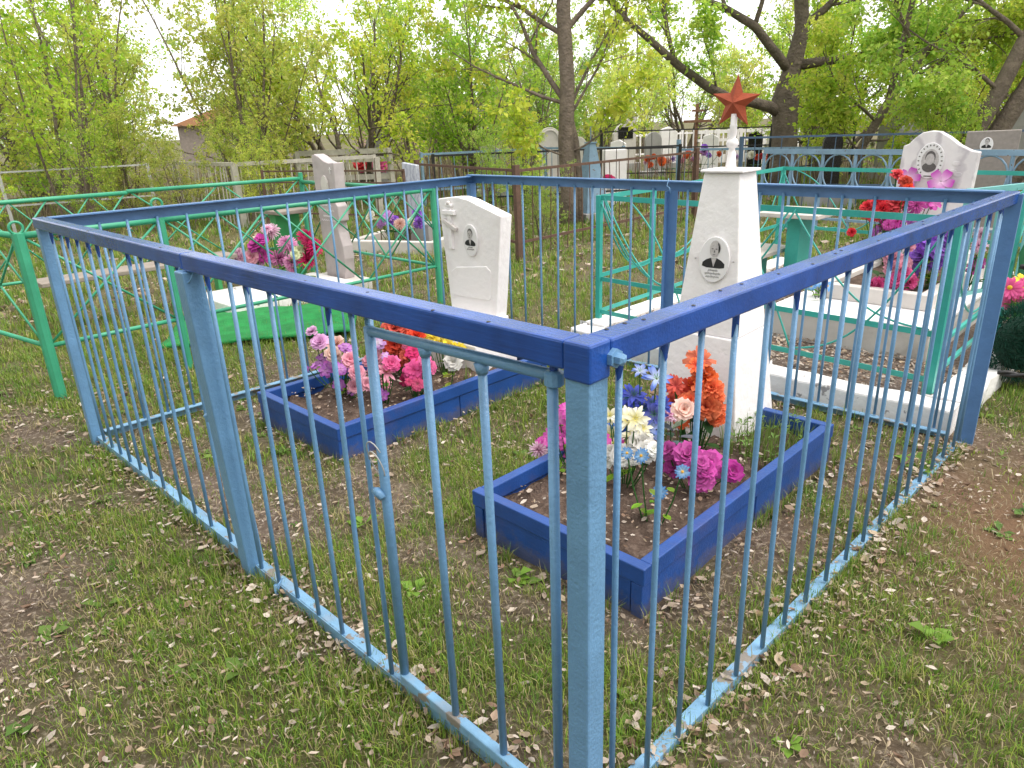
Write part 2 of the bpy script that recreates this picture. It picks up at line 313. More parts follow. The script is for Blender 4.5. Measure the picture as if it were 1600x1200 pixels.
for (ua, va), (ub, vb), n in (((0, -0.02), (3.25, -0.02), 900), ((0.0, 0.05), (3.25, 0.06), 700), ((-0.03, 0.1), (-0.07, 2.75), 800), ((0.05, 0.1), (0.01, 2.75), 700), ((0.30, 0.67), (1.14, 0.67), 260), ((0.31, 0.7), (0.31, 2.2), 420), ((2.0, 0.66), (2.84, 0.66), 240), ((2.0, 0.7), (2.0, 2.2), 380), ((1.14, 0.7), (1.14, 2.1), 260)):   # longer tufts left standing along sills and borders
    c0 = nrg.random(max(3, n//26)); tt = np.clip(c0[nrg.integers(0, len(c0), n)] + nrg.normal(0, 0.012, n), 0, 1); off = nrg.normal(0, 0.016, n); uu, vv = ua+(ub-ua)*tt, va+(vb-va)*tt; ln = math.hypot(ub-ua, vb-va); uu, vv = uu+off*(vb-va)/ln, vv-off*(ub-ua)/ln
    x, y = NX+uu*UX+vv*VX, NY+uu*UY+vv*VY; k = ~blocked(x, y, 0.0); x, y = x[k], y[k]; n = len(x)
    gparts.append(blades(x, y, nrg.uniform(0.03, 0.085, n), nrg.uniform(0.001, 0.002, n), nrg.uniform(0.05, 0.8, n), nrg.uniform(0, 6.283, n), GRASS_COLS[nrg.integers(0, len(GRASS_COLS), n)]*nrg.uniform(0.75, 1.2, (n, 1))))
tag(obj('grass', np_mesh('grass', *join(gparts)[:2], M_GRASS, join(gparts)[2])), 'short patchy green grass all over the ground', 'grass', None, 'stuff')
sparts = []
for r0, r1, n, Ls, wd in ((0.75, 3.2, 15000, 0.042, 0.0012), (3.2, 7.0, 15000, 0.06, 0.0018), (7, 13, 7000, 0.11, 0.004)):
    x, y = sector(n, r0, r1); k = ~blocked(x, y, 0.0); x, y = x[k], y[k]; n = len(x)
    c = np.array([0.42, 0.34, 0.21])*nrg.uniform(0.55, 1.15, (n, 1))
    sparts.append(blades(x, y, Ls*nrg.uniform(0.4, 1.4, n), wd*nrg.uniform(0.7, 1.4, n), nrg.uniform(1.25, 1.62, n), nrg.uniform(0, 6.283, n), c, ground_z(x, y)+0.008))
S_ = join(sparts); tag(obj('dry_straw', np_mesh('dry_straw', S_[0], S_[1], M_GRASS, S_[2])), 'dry pale straw lying among the grass', 'straw', None, 'stuff')
def leaves_flat(x, y, L, wd, col, lift, curl=0.35):
    n = len(x); z = ground_z(x, y) + lift; az = nrg.uniform(0, 6.283, n); tx, ty = nrg.normal(0, 0.22, n), nrg.normal(0, 0.22, n)
    d = np.stack([np.cos(az), np.sin(az), tx], 1); s = np.stack([-np.sin(az), np.cos(az), ty], 1); nr = np.cross(d, s)
    c = np.stack([x, y, z], 1); cu = nrg.normal(0.2, curl, n)
    def pt(a, b, h): return c + d*(L*a)[:, None] + s*(wd*b)[:, None] + nr*(L*h)[:, None]
    o1 = np.ones(n)
    V = np.stack([pt(-0.5*o1, 0*o1, cu*0.5), pt(-0.15*o1, 0.5*o1, cu*0.6+0.05), pt(0.0*o1, 0*o1, 0*o1), pt(-0.15*o1, -0.5*o1, cu*0.5+0.05), pt(0.22*o1, 0.42*o1, cu*0.4), pt(0.22*o1, -0.42*o1, cu*0.5), pt(0.52*o1, 0.05*o1, cu*0.7)], 1).reshape(-1, 3)
    o = np.arange(n)*7
    F = np.concatenate([np.stack([o+a, o+b, o+c_], 1) for a, b, c_ in ((0,2,1), (0,3,2), (1,2,4), (2,3,5), (2,6,4), (2,5,6))])
    C = np.repeat(col, 7, 0)*np.tile(np.array([0.85, 1.05, 0.8, 1.0, 1.05, 1.0, 0.95]), n)[:, None]
    return V, F, C
LIT = np.array([(0.50, 0.40, 0.31), (0.60, 0.50, 0.42), (0.40, 0.29, 0.215), (0.68, 0.59, 0.51), (0.48, 0.38, 0.27), (0.33, 0.215, 0.15)])
lp = []
for r0, r1, n, Ls, ar in ((0.75, 3.2, 4200, 0.019, 0.5), (3.2, 7.0, 8500, 0.023, 0.55), (7, 14, 7000, 0.058, 0.7), (0.75, 3.2, 16000, 0.015, 0.25), (3.2, 7.0, 21000, 0.019, 0.28), (7, 12, 5000, 0.045, 0.35)):
    x, y = sector(n, r0, r1); g = grass_density(x, y); cl = NL.fbm(x, y, 1.6, 4)
    k = (nrg.random(n) < np.clip(0.33 + 2.6*(cl-0.45) - 0.15*g, 0.06, 1)) & ~blocked(x, y, 0.005); x, y = x[k], y[k]; n = len(x)
    L = Ls*np.minimum(1.9, nrg.lognormal(0, 0.45, n)); lp.append(leaves_flat(x, y, L, L*ar*nrg.uniform(0.7, 1.2, n), LIT[nrg.integers(0, len(LIT), n)]*nrg.uniform(0.55, 1.05, (n, 1)), 0.004+0.02*nrg.random(n)))
# leaves drifted against the fence sills and the grave borders
for (ua, va), (ub, vb), n in (((0, -0.03), (3.2, -0.03), 420), ((0, 0.05), (3.2, 0.05), 380), ((-0.04, 0.1), (-0.07, 2.7), 460), ((0.05, 0.1), (0.02, 2.7), 300), ((0.30, 0.66), (1.15, 0.66), 90), ((0.31, 0.7), (0.31, 2.2), 110), ((2.0, 0.65), (2.85, 0.65), 80), ((2.0, 0.7), (2.0, 2.2), 90), ((1.14, 0.7), (1.14, 2.1), 80)):
    tt = nrg.random(n); off = nrg.normal(0, 0.035, n); uu, vv = ua+(ub-ua)*tt, va+(vb-va)*tt; ln = math.hypot(ub-ua, vb-va); uu = uu+off*(vb-va)/ln; vv = vv-off*(ub-ua)/ln
    x, y = NX+uu*UX+vv*VX, NY+uu*UY+vv*VY; k = ~blocked(x, y, 0.005); x, y = x[k], y[k]; n = len(x); L = 0.022*np.minimum(2, nrg.lognormal(0, 0.4, n))
    lp.append(leaves_flat(x, y, L, L*nrg.uniform(0.25, 0.75, n), LIT[nrg.integers(0, len(LIT), n)]*nrg.uniform(0.6, 1.05, (n, 1)), 0.006+0.02*nrg.random(n)))
# litter on the two beds and on the gravel of the right plot
for u0, u1, v0, v1, n, Ls, zz in ((2.1, 2.75, 0.8, 1.7, 330, 0.020, 0.145), (0.42, 1.05, 0.8, 1.85, 420, 0.016, 0.145), (0.15, 2.3, 2.95, 3.6, 2600, 0.022, 0.105), (1.3, 2.3, 3.6, 6.0, 2600, 0.024, 0.105)):
    uu, vv = nrg.uniform(u0, u1, n), nrg.uniform(v0, v1, n); x, y = NX+uu*UX+vv*VX, NY+uu*UY+vv*VY
    L = Ls*nrg.lognormal(0, 0.3, n); lp.append(leaves_flat(x, y, L, L*nrg.uniform(0.25, 0.8, n), LIT[nrg.integers(0, len(LIT), n)]*nrg.uniform(0.5, 1.0, (n, 1)), zz-ground_z(x, y)+0.004+0.006*nrg.random(n), 0.15))
L_ = join(lp); tag(obj('fallen_leaves', np_mesh('fallen_leaves', L_[0], L_[1], M_LITTER, L_[2])), 'pale dry fallen leaves and maple keys strewn over the ground', 'fallen leaves', None, 'stuff')
# low broad-leaved weeds
def rosette(cx, cy, z, n, L, wdt, col, up=0.5):
    az = nrg.uniform(0, 6.283, n); x, y = cx+np.cos(az)*L*0.12, cy+np.sin(az)*L*0.12
    d = np.stack([np.cos(az), np.sin(az), np.zeros(n)], 1); s = np.stack([-np.sin(az), np.cos(az), np.zeros(n)], 1); el = nrg.uniform(0.15, up+0.3, n)
    c = np.stack([x, y, np.full(n, z)], 1); l = L*nrg.uniform(0.6, 1.2, n); w = l*wdt
    def pt(a, b, h): return c + d*(l*a)[:, None] + s*(w*b)[:, None] + np.array([0, 0, 1.0])*(l*h)[:, None]
    o1 = np.ones(n)
    V = np.stack([pt(0*o1, 0*o1, 0*o1), pt(0.45*o1, 0.5*o1, el*0.55), pt(0.5*o1, 0*o1, el*0.42), pt(0.45*o1, -0.5*o1, el*0.55), pt(1.0*o1, 0*o1, el*0.55)], 1).reshape(-1, 3); o = np.arange(n)*5
    F = np.concatenate([np.stack([o+a, o+b, o+e], 1) for a, b, e in ((0,2,1), (0,3,2), (1,2,4), (2,3,4))])
    return V, F, np.repeat(col*nrg.uniform(0.8, 1.25, (n, 1)), 5, 0)
wp = []
x, y = sector(520, 0.9, 6.0); k = ~blocked(x, y, 0.03) & (NG.fbm(x+5, y+77, 0.8, 3) > 0.46)
for px, py in zip(x[k], y[k]):
    wp.append(rosette(px, py, float(ground_z(np.array(px), np.array(py))), int(nrg.integers(4, 9)), nrg.uniform(0.025, 0.06), nrg.uniform(0.35, 0.8), np.array([(0.10, 0.19, 0.035), (0.13, 0.22, 0.04), (0.16, 0.25, 0.05)][nrg.integers(0, 3)])))
for (u, v, n, L) in ((0.10, 0.30, 7, 0.05), (0.16, 0.42, 6, 0.055), (-0.2, 0.55, 8, 0.045), (0.25, 0.5, 7, 0.04), (-0.35, 1.2, 8, 0.06), (1.5, 0.45, 8, 0.06), (1.0, 0.32, 8, 0.05), (0.8, 0.6, 6, 0.05), (0.02, 2.3, 9, 0.07), (0.05, 2.4, 9, 0.09)):
    p = W(u, v); wp.append(rosette(p.x, p.y, 0.0, n, L, 0.75, np.array([0.17, 0.30, 0.04]), 0.9))
# taller weeds at the foot of the obelisk and the headstone
uu = np.concatenate([nrg.uniform(0.38, 0.66, 260), nrg.uniform(0.40, 1.0, 60), nrg.uniform(2.08, 2.75, 40)]); vv = np.concatenate([nrg.uniform(1.72, 2.10, 260), nrg.uniform(1.66, 1.80, 60), nrg.uniform(1.60, 1.70, 40)])
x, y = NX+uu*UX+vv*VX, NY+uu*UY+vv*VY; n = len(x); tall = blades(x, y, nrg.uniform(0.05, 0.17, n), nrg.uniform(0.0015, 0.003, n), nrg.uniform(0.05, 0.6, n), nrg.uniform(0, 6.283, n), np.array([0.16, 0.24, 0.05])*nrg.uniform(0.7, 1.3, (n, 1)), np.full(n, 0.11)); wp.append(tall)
for i in range(26):
    q = nrg.integers(0, 260); wp.append(rosette(x[q], y[q], 0.12+nrg.uniform(0, 0.1), 6, 0.03, 0.4, np.array([0.15, 0.26, 0.06]), 0.9))
w_ = join(wp); tag(obj('broadleaf_weeds', np_mesh('broadleaf_weeds', w_[0], w_[1], M_GRASS, w_[2])), 'low green broad-leaved weeds scattered in the grass', 'weeds', None, 'stuff')

# ------------------------------------------------------------ blue fence around the two graves (local x = -u, y = v)
fence = thing('iron_fence', 'blue painted iron fence with square top rails enclosing two graves', 'fence', 0, 0)
H, LU, LV = 1.15, 3.26, 2.75
def rail(a, b, w=0.052, h=0.05, m=None, name='top_rail'):
    o = MB().bar(a, b, w, h).build(name, m or M_NAVY, fence, bevel=0.005); return o
rail((-1.545, -0.012, H-0.025), (-3.285, 0.0, H-0.025)); rail((-0.031, 0.0, H-0.025), (-1.525, -0.02, H-0.023), 0.052, 0.052)
rail((0.0, 0.031, H-0.0245), (0.045, LV+0.02, H-0.0245))
MB().box(-0.0305, 0.0265, -0.0265, 0.0305, H-0.066, H+0.0015).build('post_head', M_NAVY, fence, bevel=0.005)
def angle_rail(a, b, inw):                   # steel angle: flat flange above, web below
    a, b = Vector(a), Vector(b); t = (b-a).normalized(); x = Vector(inw); m = MB()
    m.bar(a+x*0.018, b+x*0.018, 0.052, 0.006); m.bar(a-x*0.006+Vector((0,0,-0.030)), b-x*0.006+Vector((0,0,-0.030)), 0.006, 0.052); return m.build('top_rail', M_MBLUE, fence)
angle_rail((-3.262, 0.03, H-0.004), (-3.19, LV-0.06, H-0.004), (1, 0, 0)); angle_rail((-3.20, 2.68, H+0.004), (0.02, LV, H+0.0), (0, -1, 0))
def post(x, y, w, tilt=(0, 0), m=None, z0=-0.06, z1=H-0.05, d=None):
    d = d or w
    return MB().box(-w/2, w/2, -d/2, d/2, 0, z1-z0).build('post', m or M_LBLUE, fence, (x, y, z0), (tilt[0], tilt[1], 0), bevel=0.004)
post(-0.004, 0.004, 0.052); post(-3.25, 0.0, 0.048); post(-1.53, 0.006, 0.062, (0.03, 0.0))
post(-3.18, 2.66, 0.05, m=M_MBLUE)
mm = MB(); mm.box(-0.064, 0.0, -0.004, 0.004, 0, 1.20).box(-0.004, 0.004, -0.0045, 0.05, 0, 1.20); mm.build('post', M_MBLUE, fence, (0.082, LV+0.0, -0.06), (0, 0, 0.12))
mm = MB(); mm.box(-0.03, 0.03, 0.0, 0.006, 0, 1.16).box(-0.03, -0.024, -0.045, 0.0, 0, 1.16); mm.build('post', M_MBLUE, fence, (-1.55, 2.70, -0.06), (0, 0, 0.25))
for x, y in ((0.006, 0.0), ):
    b = MB().lathe([(0.0, 0.0), (0.017, 0.0), (0.017, 0.010), (0.011, 0.0105), (0.011, 0.022), (0.004, 0.026)], 6).build('bolt', M_LBLUE, fence, (0.026, 0.034, H-0.032), (0, math.pi/2, 0))
MB().lathe([(0.0, 0.0), (0.013, 0.0), (0.013, 0.012), (0.006, 0.014), (0.006, 0.03)], 6).build('bolt', M_LBLUE, fence, (-3.275, -0.01, H-0.035), (0, -math.pi/2, 0))
nail = MB().lathe([(0.0044, 0.0), (0.0036, 0.0012), (0.0, 0.0016)], 7).build('nail_head', M_BLACK, None); nail_me = nail.data; bpy.data.objects.remove(nail)
for u in (0.21, 0.36, 0.60, 0.83, 1.05, 1.32, 1.72, 2.1, 2.45, 2.9): obj('nail_head', nail_me, fence, (-u, rng.uniform(-0.018, 0.012)-0.012, H+0.0012))
for v in (0.07, 0.12, 0.16, 0.30, 0.44, 0.52, 0.66, 0.81, 0.97, 1.02, 1.22, 1.4, 1.6, 1.66, 1.83, 2.0, 2.2, 2.38, 2.5): obj('nail_head', nail_me, fence, (0.045*v/LV+rng.uniform(-0.017, 0.017), v, H+0.0008))
# bottom rails, worn and partly sunk into the ground
def sill(a, b, inw, w=0.034):
    a, b = Vector(a), Vector(b); x = Vector(inw); m = MB(); m.bar(a+Vector((0,0,-0.02)), b+Vector((0,0,-0.02)), 0.006, 0.045); m.bar(a+x*w/2, b+x*w/2, w, 0.005); return m.build('bottom_rail', M_DBLUE, fence)
sill((-0.03, 0.0, 0.044), (-1.50, 0.0, 0.040), (0, 1, 0)); sill((-1.56, 0.0, 0.052), (-3.22, 0.0, 0.040), (0, 1, 0))
sill((0.0, 0.03, 0.040), (0.045, LV-0.02, 0.014), (-1, 0, 0)); sill((-3.255, 0.04, 0.055), (-3.18, LV-0.1, 0.05), (1, 0, 0)); sill((-3.16, 2.68, 0.05), (-0.02, LV, 0.04), (0, -1, 0))
BAR = 0.0069
bar_me = MB().tube([(0, 0, 0), (0.0006, 0.0004, 0.35), (-0.0005, 0.0003, 0.7), (0, 0, 1.06)], BAR, 8).build('bar', M_LBLUE, fence, (0, 0, -5)).data
for o in [o for o in bpy.data.objects if o.data == bar_me]: bpy.data.objects.remove(o)
bar_me.polygons.foreach_set('use_smooth', [True]*len(bar_me.polygons))
drip_me = []
for h in (0.03, 0.018, 0.045):
    m = MB(); m.add([(math.cos(a)*(BAR+0.0009), math.sin(a)*(BAR+0.0009), z+(0 if i else h*0.45*math.sin(a*2+h*90))) for i, z in enumerate((1.06-h, 1.056)) for a in np.linspace(0, 6.283, 9)[:8]], [(j, (j+1) % 8, 8+(j+1) % 8, 8+j) for j in range(8)])
    t_ = m.build('paint_drip', M_NAVY, None, smooth=True); drip_me.append(t_.data); bpy.data.objects.remove(t_)
def bar(x, y, z0=0.040, tx=0, ty=0, me=None, drip=False):
    o = obj('bar', me or bar_me, fence, (x, y, z0), (rng.gauss(0, 0.0035)+tx, rng.gauss(0, 0.0035)+ty, rng.random()*6))
    if drip: obj('paint_drip', drip_me[rng.randrange(3)], o)
    return o
for u in (3.12, 3.003, 2.88, 2.754, 2.619, 2.486, 2.343, 2.155, 2.015, 1.866, 1.70, 1.60, 1.463, 1.448-0.11, 1.215, 1.085, 0.95, 0.81, 0.70): bar(-u, 0.004, drip=True)
for v in (0.09, 0.226, 0.359, 0.499, 0.645, 0.795, 0.932, 1.076, 1.228, 1.39, 1.543, 1.703, 1.866, 1.984, 2.142, 2.30, 2.45, 2.60, 2.68): bar(0.045*v/LV-0.002, v, 0.04, drip=True)
me_far = bar_me.copy(); me_far.materials.clear(); me_far.materials.append(M_MBLUE)
for v in (0.247, 0.371, 0.512, 0.664, 0.825, 0.941, 1.085, 1.232, 1.377, 1.52, 1.691, 1.80, 1.924, 2.074, 2.213, 2.347, 2.48): bar(-3.25+0.07*v/LV, v)
for u in (3.06, 2.979, 2.842, 2.703, 2.552, 2.403, 2.26, 2.122, 1.972, 1.828, 1.677, 1.457, 1.32, 1.18, 1.04, 0.914, 0.756, 0.629, 0.487, 0.348, 0.196, 0.08): bar(-u, 2.675+0.07*(3.2-u)/3.2, 0.05)
# wire ties
def wire(pts, r=0.0017, name='wire_tie', par=None, m=None): return MB().tube(pts, r, 5).build(name, m or M_LBLUE, par or fence, smooth=True)
wire([(-1.56, -0.03, 1.12), (-1.58, -0.045, 1.08), (-1.54, -0.05, 1.055), (-1.49, -0.045, 1.07), (-1.48, -0.03, 1.10)], 0.003)
MB().box(-0.018, 0.018, -0.012, 0.012, -0.012, 0.012).build('hook', M_LBLUE, fence, (-1.60, -0.005, 0.60), (0.2, 0.3, 0.3), bevel=0.004)
MB().box(-0.022, 0.022, -0.010, 0.010, -0.012, 0.016).build('hook', M_LBLUE, fence, (-1.565, -0.03, 0.605), (0.1, -0.3, 0.5), bevel=0.005)
wire([(-1.553, 2.66, 1.17), (-1.56, 2.655, 1.13), (-1.54, 2.652, 1.12), (-1.535, 2.655, 1.09)], 0.003)
wire([(-1.32, -0.004, 0.05), (-1.31, -0.02, 0.03), (-1.30, -0.02, 0.06), (-1.325, 0.01, 0.062)], 0.003); wire([(-1.325, -0.02, -0.06), (-1.325, -0.015, 0.05)], 0.008)

# gate hung in the near side
gate = thing('gate', 'light blue tube gate hung in the near left side of the blue fence', 'gate', 0.08, 0.004)
def gt(a, b, r, name): return MB().tube([a, b], r, 10).build(name, M_LBLUE, gate, smooth=True)
gt((0.0, 0.0, 0.075), (0.0, 0.0, 1.075), 0.0105, 'stile'); gt((-0.556, 0.0, 0.07), (-0.545, -0.004, 1.068), 0.0125, 'stile'); gt((-0.578, 0.012, 0.045), (-0.566, 0.012, 1.10), 0.010, 'stile')
gt((-0.545, -0.004, 1.058), (0.012, 0.0, 1.072), 0.0115, 'top_tube'); MB().bar((-0.56, -0.002, 0.072), (0.0, -0.002, 0.062), 0.026, 0.03).build('bottom_tube', M_DBLUE, gate, bevel=0.004)
gt((-0.345, 0.0, 0.07), (-0.353, 0.0, 1.06), 0.0092, 'bar'); gt((-0.173, 0.0, 0.07), (-0.180, 0.0, 1.06), 0.0092, 'bar')
for x in (-0.353, -0.180): MB().tube([(x, 0, 1.035), (x, 0, 1.056)], [0.0115, 0.016], 8).build('weld', M_LBLUE, gate, smooth=True)
MB().lathe([(0.012, 0), (0.018, 0.004), (0.018, 0.026), (0.012, 0.03)], 12).build('hinge', M_LBLUE, gate, (0.004, 0, 1.052)); MB().lathe([(0.008, 0), (0.008, 0.04)], 10).build('hinge_pin', M_NAVY, gate, (0.004, 0, 1.078))
MB().tube([(-0.575, -0.018, 0.648), (-0.556, -0.024, 0.655), (-0.538, -0.02, 0.640)], [0.009, 0.012, 0.009], 8).build('latch', M_LBLUE, gate, smooth=True)
wr = MB().tube([(-0.556+0.03*math.cos(a)*(1.0 if a < 4 else 0.8), -0.016-0.012*math.sin(a), 0.75+0.045*math.sin(a)-0.004*a) for a in np.linspace(0.4, 9.0, 26)], 0.0016, 5).build('wire_loop', M_STEEL, gate, smooth=True)

# ------------------------------------------------------------ two blue plank grave borders with soil
def soil_mat():
    return surf('bed_soil', (0.095, 0.066, 0.052), 0.95, 0.4, 14, 60, 1.0, 0.02, stain=(0.17, 0.125, 0.10), stain_scale=30, stain_at=0.5, spec=0.1)
M_SOIL = soil_mat()
def border(u0, u1, v0, v1, h, label):
    t = thing('grave_border', label, 'grave border', u0, v0); w, d = u1-u0, v1-v0            # local x from -w to 0, y from 0 to d
    th, rh = 0.042, 0.062
    for a, b in (((-w-0.004, th/2, h-rh/2), (0.004, th/2, h-rh/2)), ((-w-0.002, d-th/2, h-rh/2), (0.002, d-th/2, h-rh/2))): MB().bar(a, b, th, rh).build('top_rail', M_BOX, t, bevel=0.004)
    for x in (-w+th/2, -th/2): MB().bar((x, th+0.001, h-rh/2-0.001), (x, d-th-0.001, h-rh/2-0.001), th, rh).build('top_rail', M_BOX, t, bevel=0.004)
    zb = h-rh-0.002
    MB().box(-w+0.05, -0.05, 0.008, 0.030, -0.05, zb).build('plank', M_BOX, t, bevel=0.003); MB().box(-w+0.05, -0.05, d-0.030, d-0.008, -0.05, zb).build('plank', M_BOX, t, bevel=0.003)
    for x0, x1 in ((-w+0.008, -w+0.030), (-0.030, -0.008)):
        MB().box(x0, x1, 0.05, d*0.52, -0.05, zb).build('plank', M_BOX, t, bevel=0.003); MB().box(x0, x1, d*0.52+0.003, d-0.05, -0.05, zb).build('plank', M_BOX, t, (0.002, 0, -0.003), bevel=0.003)
    for x in (-w, -0.048):
        for y in (0, d-0.048): MB().box(x+0.003, x+0.045, y+0.003, y+0.045, -0.05, zb).build('corner_post', M_BOX, t, bevel=0.003)
    n, k = 46, 70; xs, ys = np.linspace(-w+0.028, -0.028, n), np.linspace(0.028, d-0.028, k); X, Y = np.meshgrid(xs, ys)
    Z = 0.120 + (NL.fbm(X+u0*9, Y, 4, 3)-0.5)*0.09 + (NL.fbm(X, Y+u0*5, 18, 3)-0.5)*0.06
    i = np.arange(n*k).reshape(k, n); q = np.stack([i[:-1,:-1].ravel(), i[:-1,1:].ravel(), i[1:,1:].ravel(), i[1:,:-1].ravel()], 1)
    obj('soil', np_mesh('soil', np.stack([X.ravel(), Y.ravel(), Z.ravel()], 1), q, M_SOIL, None, True), t)
    return t
border(2.03, 2.80, 0.69, 2.16, 0.185, 'blue plank grave border around the white slant-topped headstone')
border(0.34, 1.11, 0.70, 2.165, 0.19, 'blue plank grave border around the white obelisk with the red star')

# ------------------------------------------------------------ white headstone and obelisk
def arc(cx, cz, rx, rz, n=28, a0=0, a1=2*math.pi): return [(cx+rx*math.cos(a0+(a1-a0)*i/n), cz+rz*math.sin(a0+(a1-a0)*i/n)) for i in range(n)]
def portrait(par, x, y, z, rx, rz, tilt=0.0, bald=True, lines=3):
    """oval ceramic plaque on a face that looks towards -y"""
    d = MB().prism(arc(0, 0, rx, rz), -0.010, 0.004).build('portrait_plaque', M_CERAM, par, (x, y, z), (tilt, 0, 0), bevel=0.003); s = rx/0.07
    def flat(name, poly, m, off, lift): return MB().prism([(a*s, b*s) for a, b in poly], off-0.0008, off).build(name, m, d, (0, -0.0100-lift, 0))
    flat('printed_suit', [(-0.052, -0.028), (-0.05, -0.012), (-0.035, 0.000), (-0.012, 0.008), (0.014, 0.008), (0.034, -0.001), (0.050, -0.014), (0.050, -0.030), (0.030, -0.034), (-0.03, -0.034)], M_SUIT, 0, 0.0001)
    flat('printed_shirt', [(-0.012, 0.0075), (0.012, 0.0075), (0.001, -0.030)], M_FACE, 0, 0.0011)
    flat('printed_hair', [(a, b) for a, b in arc(0.002, 0.050, 0.0245, 0.031)], M_MIDG if not bald else M_FACE, 0, 0.0011)
    flat('printed_face', arc(0.0, 0.038 if not bald else 0.042, 0.0215, 0.030), M_FACE, 0, 0.0021)
    if bald: flat('printed_hair', [(0.019, 0.03), (0.0235, 0.034), (0.0255, 0.052), (0.019, 0.068), (0.012, 0.074), (0.017, 0.058)], M_SUIT, 0, 0.0031)
    for a in (-0.009, 0.009): flat('printed_eye', arc(a, 0.046, 0.0052, 0.0022, 8), M_MIDG, 0, 0.0031)
    flat('printed_mouth', arc(0.0, 0.0225, 0.007, 0.0014, 8), M_MIDG, 0, 0.0031); flat('printed_nose', [(-0.003, 0.031), (0.004, 0.031), (0.001, 0.043)], M_MIDG, 0, 0.0031)
    for i in range(lines):                    # lines of small handwriting too faint to read
        zz = -0.044-0.0135*i; wdt = (0.022, 0.036, 0.030)[i]; k = (9, 15, 11)[i]
        pts = [((-wdt+2*wdt*j/(k*2))*s, -0.0105, (zz+(0.0032 if j % 2 else -0.0032)*(1.0 if (j*7+i) % 5 else 1.8))*s) for j in range(k*2+1)]
        MB().tube(pts, 0.00075*s, 4).build('handwriting', M_SUIT, d)
    return d
head = thing('headstone', 'white painted headstone with slanted top, relief cross and small oval portrait', 'headstone', 2.42, 1.98)
poly = [(-0.255, 0.40), (0.145, 0.40), (0.165, 0.55), (0.218, 1.0), (-0.05, 1.078), (-0.13, 1.09), (-0.20, 1.087), (-0.318, 1.074), (-0.285, 0.75)]
MB().prism(poly, 0.0, 0.092).build('slab', M_WHITE, head, bevel=0.006)
MB().box(-0.30, 0.225, -0.25, 0.09, 0.05, 0.30).build('pedestal', M_WHITE, head, bevel=0.008); MB().box(-0.27, 0.17, -0.10, 0.085, 0.295, 0.405).build('plinth', M_WHITE, head, bevel=0.008)
cr = MB().box(-0.016, 0.016, -0.016, 0.004, 0.78, 1.04).build('relief_cross', M_WHITE, head, (-0.21, 0, 0), bevel=0.004)
MB().box(-0.055, 0.05, -0.022, 0.003, 0.985, 1.012).build('cross_beam', M_WHITE, cr, bevel=0.004); MB().box(-0.026, 0.026, -0.020, 0.003, 1.032, 1.05).build('cross_beam', M_WHITE, cr, bevel=0.004)
MB().box(-0.062, 0.062, -0.024, 0.002, -0.012, 0.014).build('cross_beam', M_WHITE, cr, (0.0, 0, 0.925), (0, 0.42, 0), bevel=0.004)
MB().lathe([(0.0, -0.014), (0.012, -0.008), (0.014, 0), (0.012, 0.008), (0.0, 0.014)], 12).build('cross_knob', M_WHITE, cr, (0, -0.012, 1.054), smooth=True)
portrait(head, -0.035, -0.001, 0.845, 0.062, 0.094, 0, False, 2)
pl = [(-0.225, 0.49), (0.10, 0.50), (0.115, 0.515), (0.118, 0.68), (0.085, 0.705), (-0.185, 0.672), (-0.235, 0.64), (-0.24, 0.51)]
MB().prism(pl, -0.006, 0.004).build('raised_panel', M_WHITE, head, bevel=0.005)

ob = thing('obelisk', 'white whitewashed obelisk with oval portrait and red star on top', 'obelisk', 0.849, 2.031, rz=FA+0.042)
def hw(z): return 0.2053+(0.0805-0.2053)*(z-0.12)/(1.266-0.12)
o = MB().frustum((hw(0.02)*1.0, hw(0.02)), (hw(0.575), hw(0.575)), 0.02, 0.575).build('base', M_WHITE, ob, bevel=0.006)
MB().frustum((hw(0.578)-0.002, hw(0.578)-0.010), (0.0805, 0.0805), 0.5755, 1.262).build('shaft', M_WHITE, ob, bevel=0.006)
cap = MB(); n = 12
cap.prism([(-0.094, -0.09), (-0.04, -0.101), (0.03, -0.098), (0.099, -0.093), (0.102, 0.0), (0.095, 0.093), (-0.095, 0.095), (-0.099, 0.01)], 1.2625, 1.274, 'z').build('cap', M_WHITE, ob, bevel=0.004)
MB().lathe([(0.024, 1.272), (0.020, 1.30), (0.016, 1.34), (0.012, 1.355), (0.022, 1.364), (0.026, 1.376), (0.022, 1.388), (0.012, 1.397), (0.016, 1.41), (0.0145, 1.44), (0.016, 1.446), (0.0135, 1.45), (0.0125, 1.492)], 16).build('finial', M_WHITE, ob, smooth=True)
st = MB(); ro, ri, ce = 0.108, 0.046, 0.030
ring = [((ro if i % 2 == 0 else ri)*math.sin(math.pi*i/5), 0.0, (ro if i % 2 == 0 else ri)*math.cos(math.pi*i/5)) for i in range(10)]
st.add(ring + [(0, -ce, 0), (0, ce, 0)], [(i, 10, (i+1) % 10) for i in range(10)] + [((i+1) % 10, 11, i) for i in range(10)])
st.build('star', M_RUSTR, ob, (0.002, 0, 1.535), (0.02, 0.05, 0.05))
tl = math.atan2(hw(0.578)-0.0805-0.010, 1.262-0.5755)
zz = 0.905; portrait(ob, 0.012, -(hw(zz)-0.004), zz, 0.071, 0.098, -tl, True, 3)
for dx, dz in ((-0.08, 0.905), (0.097, 0.905), (0.09, 0.72)): MB().lathe([(0, -0.004), (0.006, 0), (0, 0.004)], 8).build('screw', M_GREYC, ob, (dx, -hw(dz)+0.006, dz))
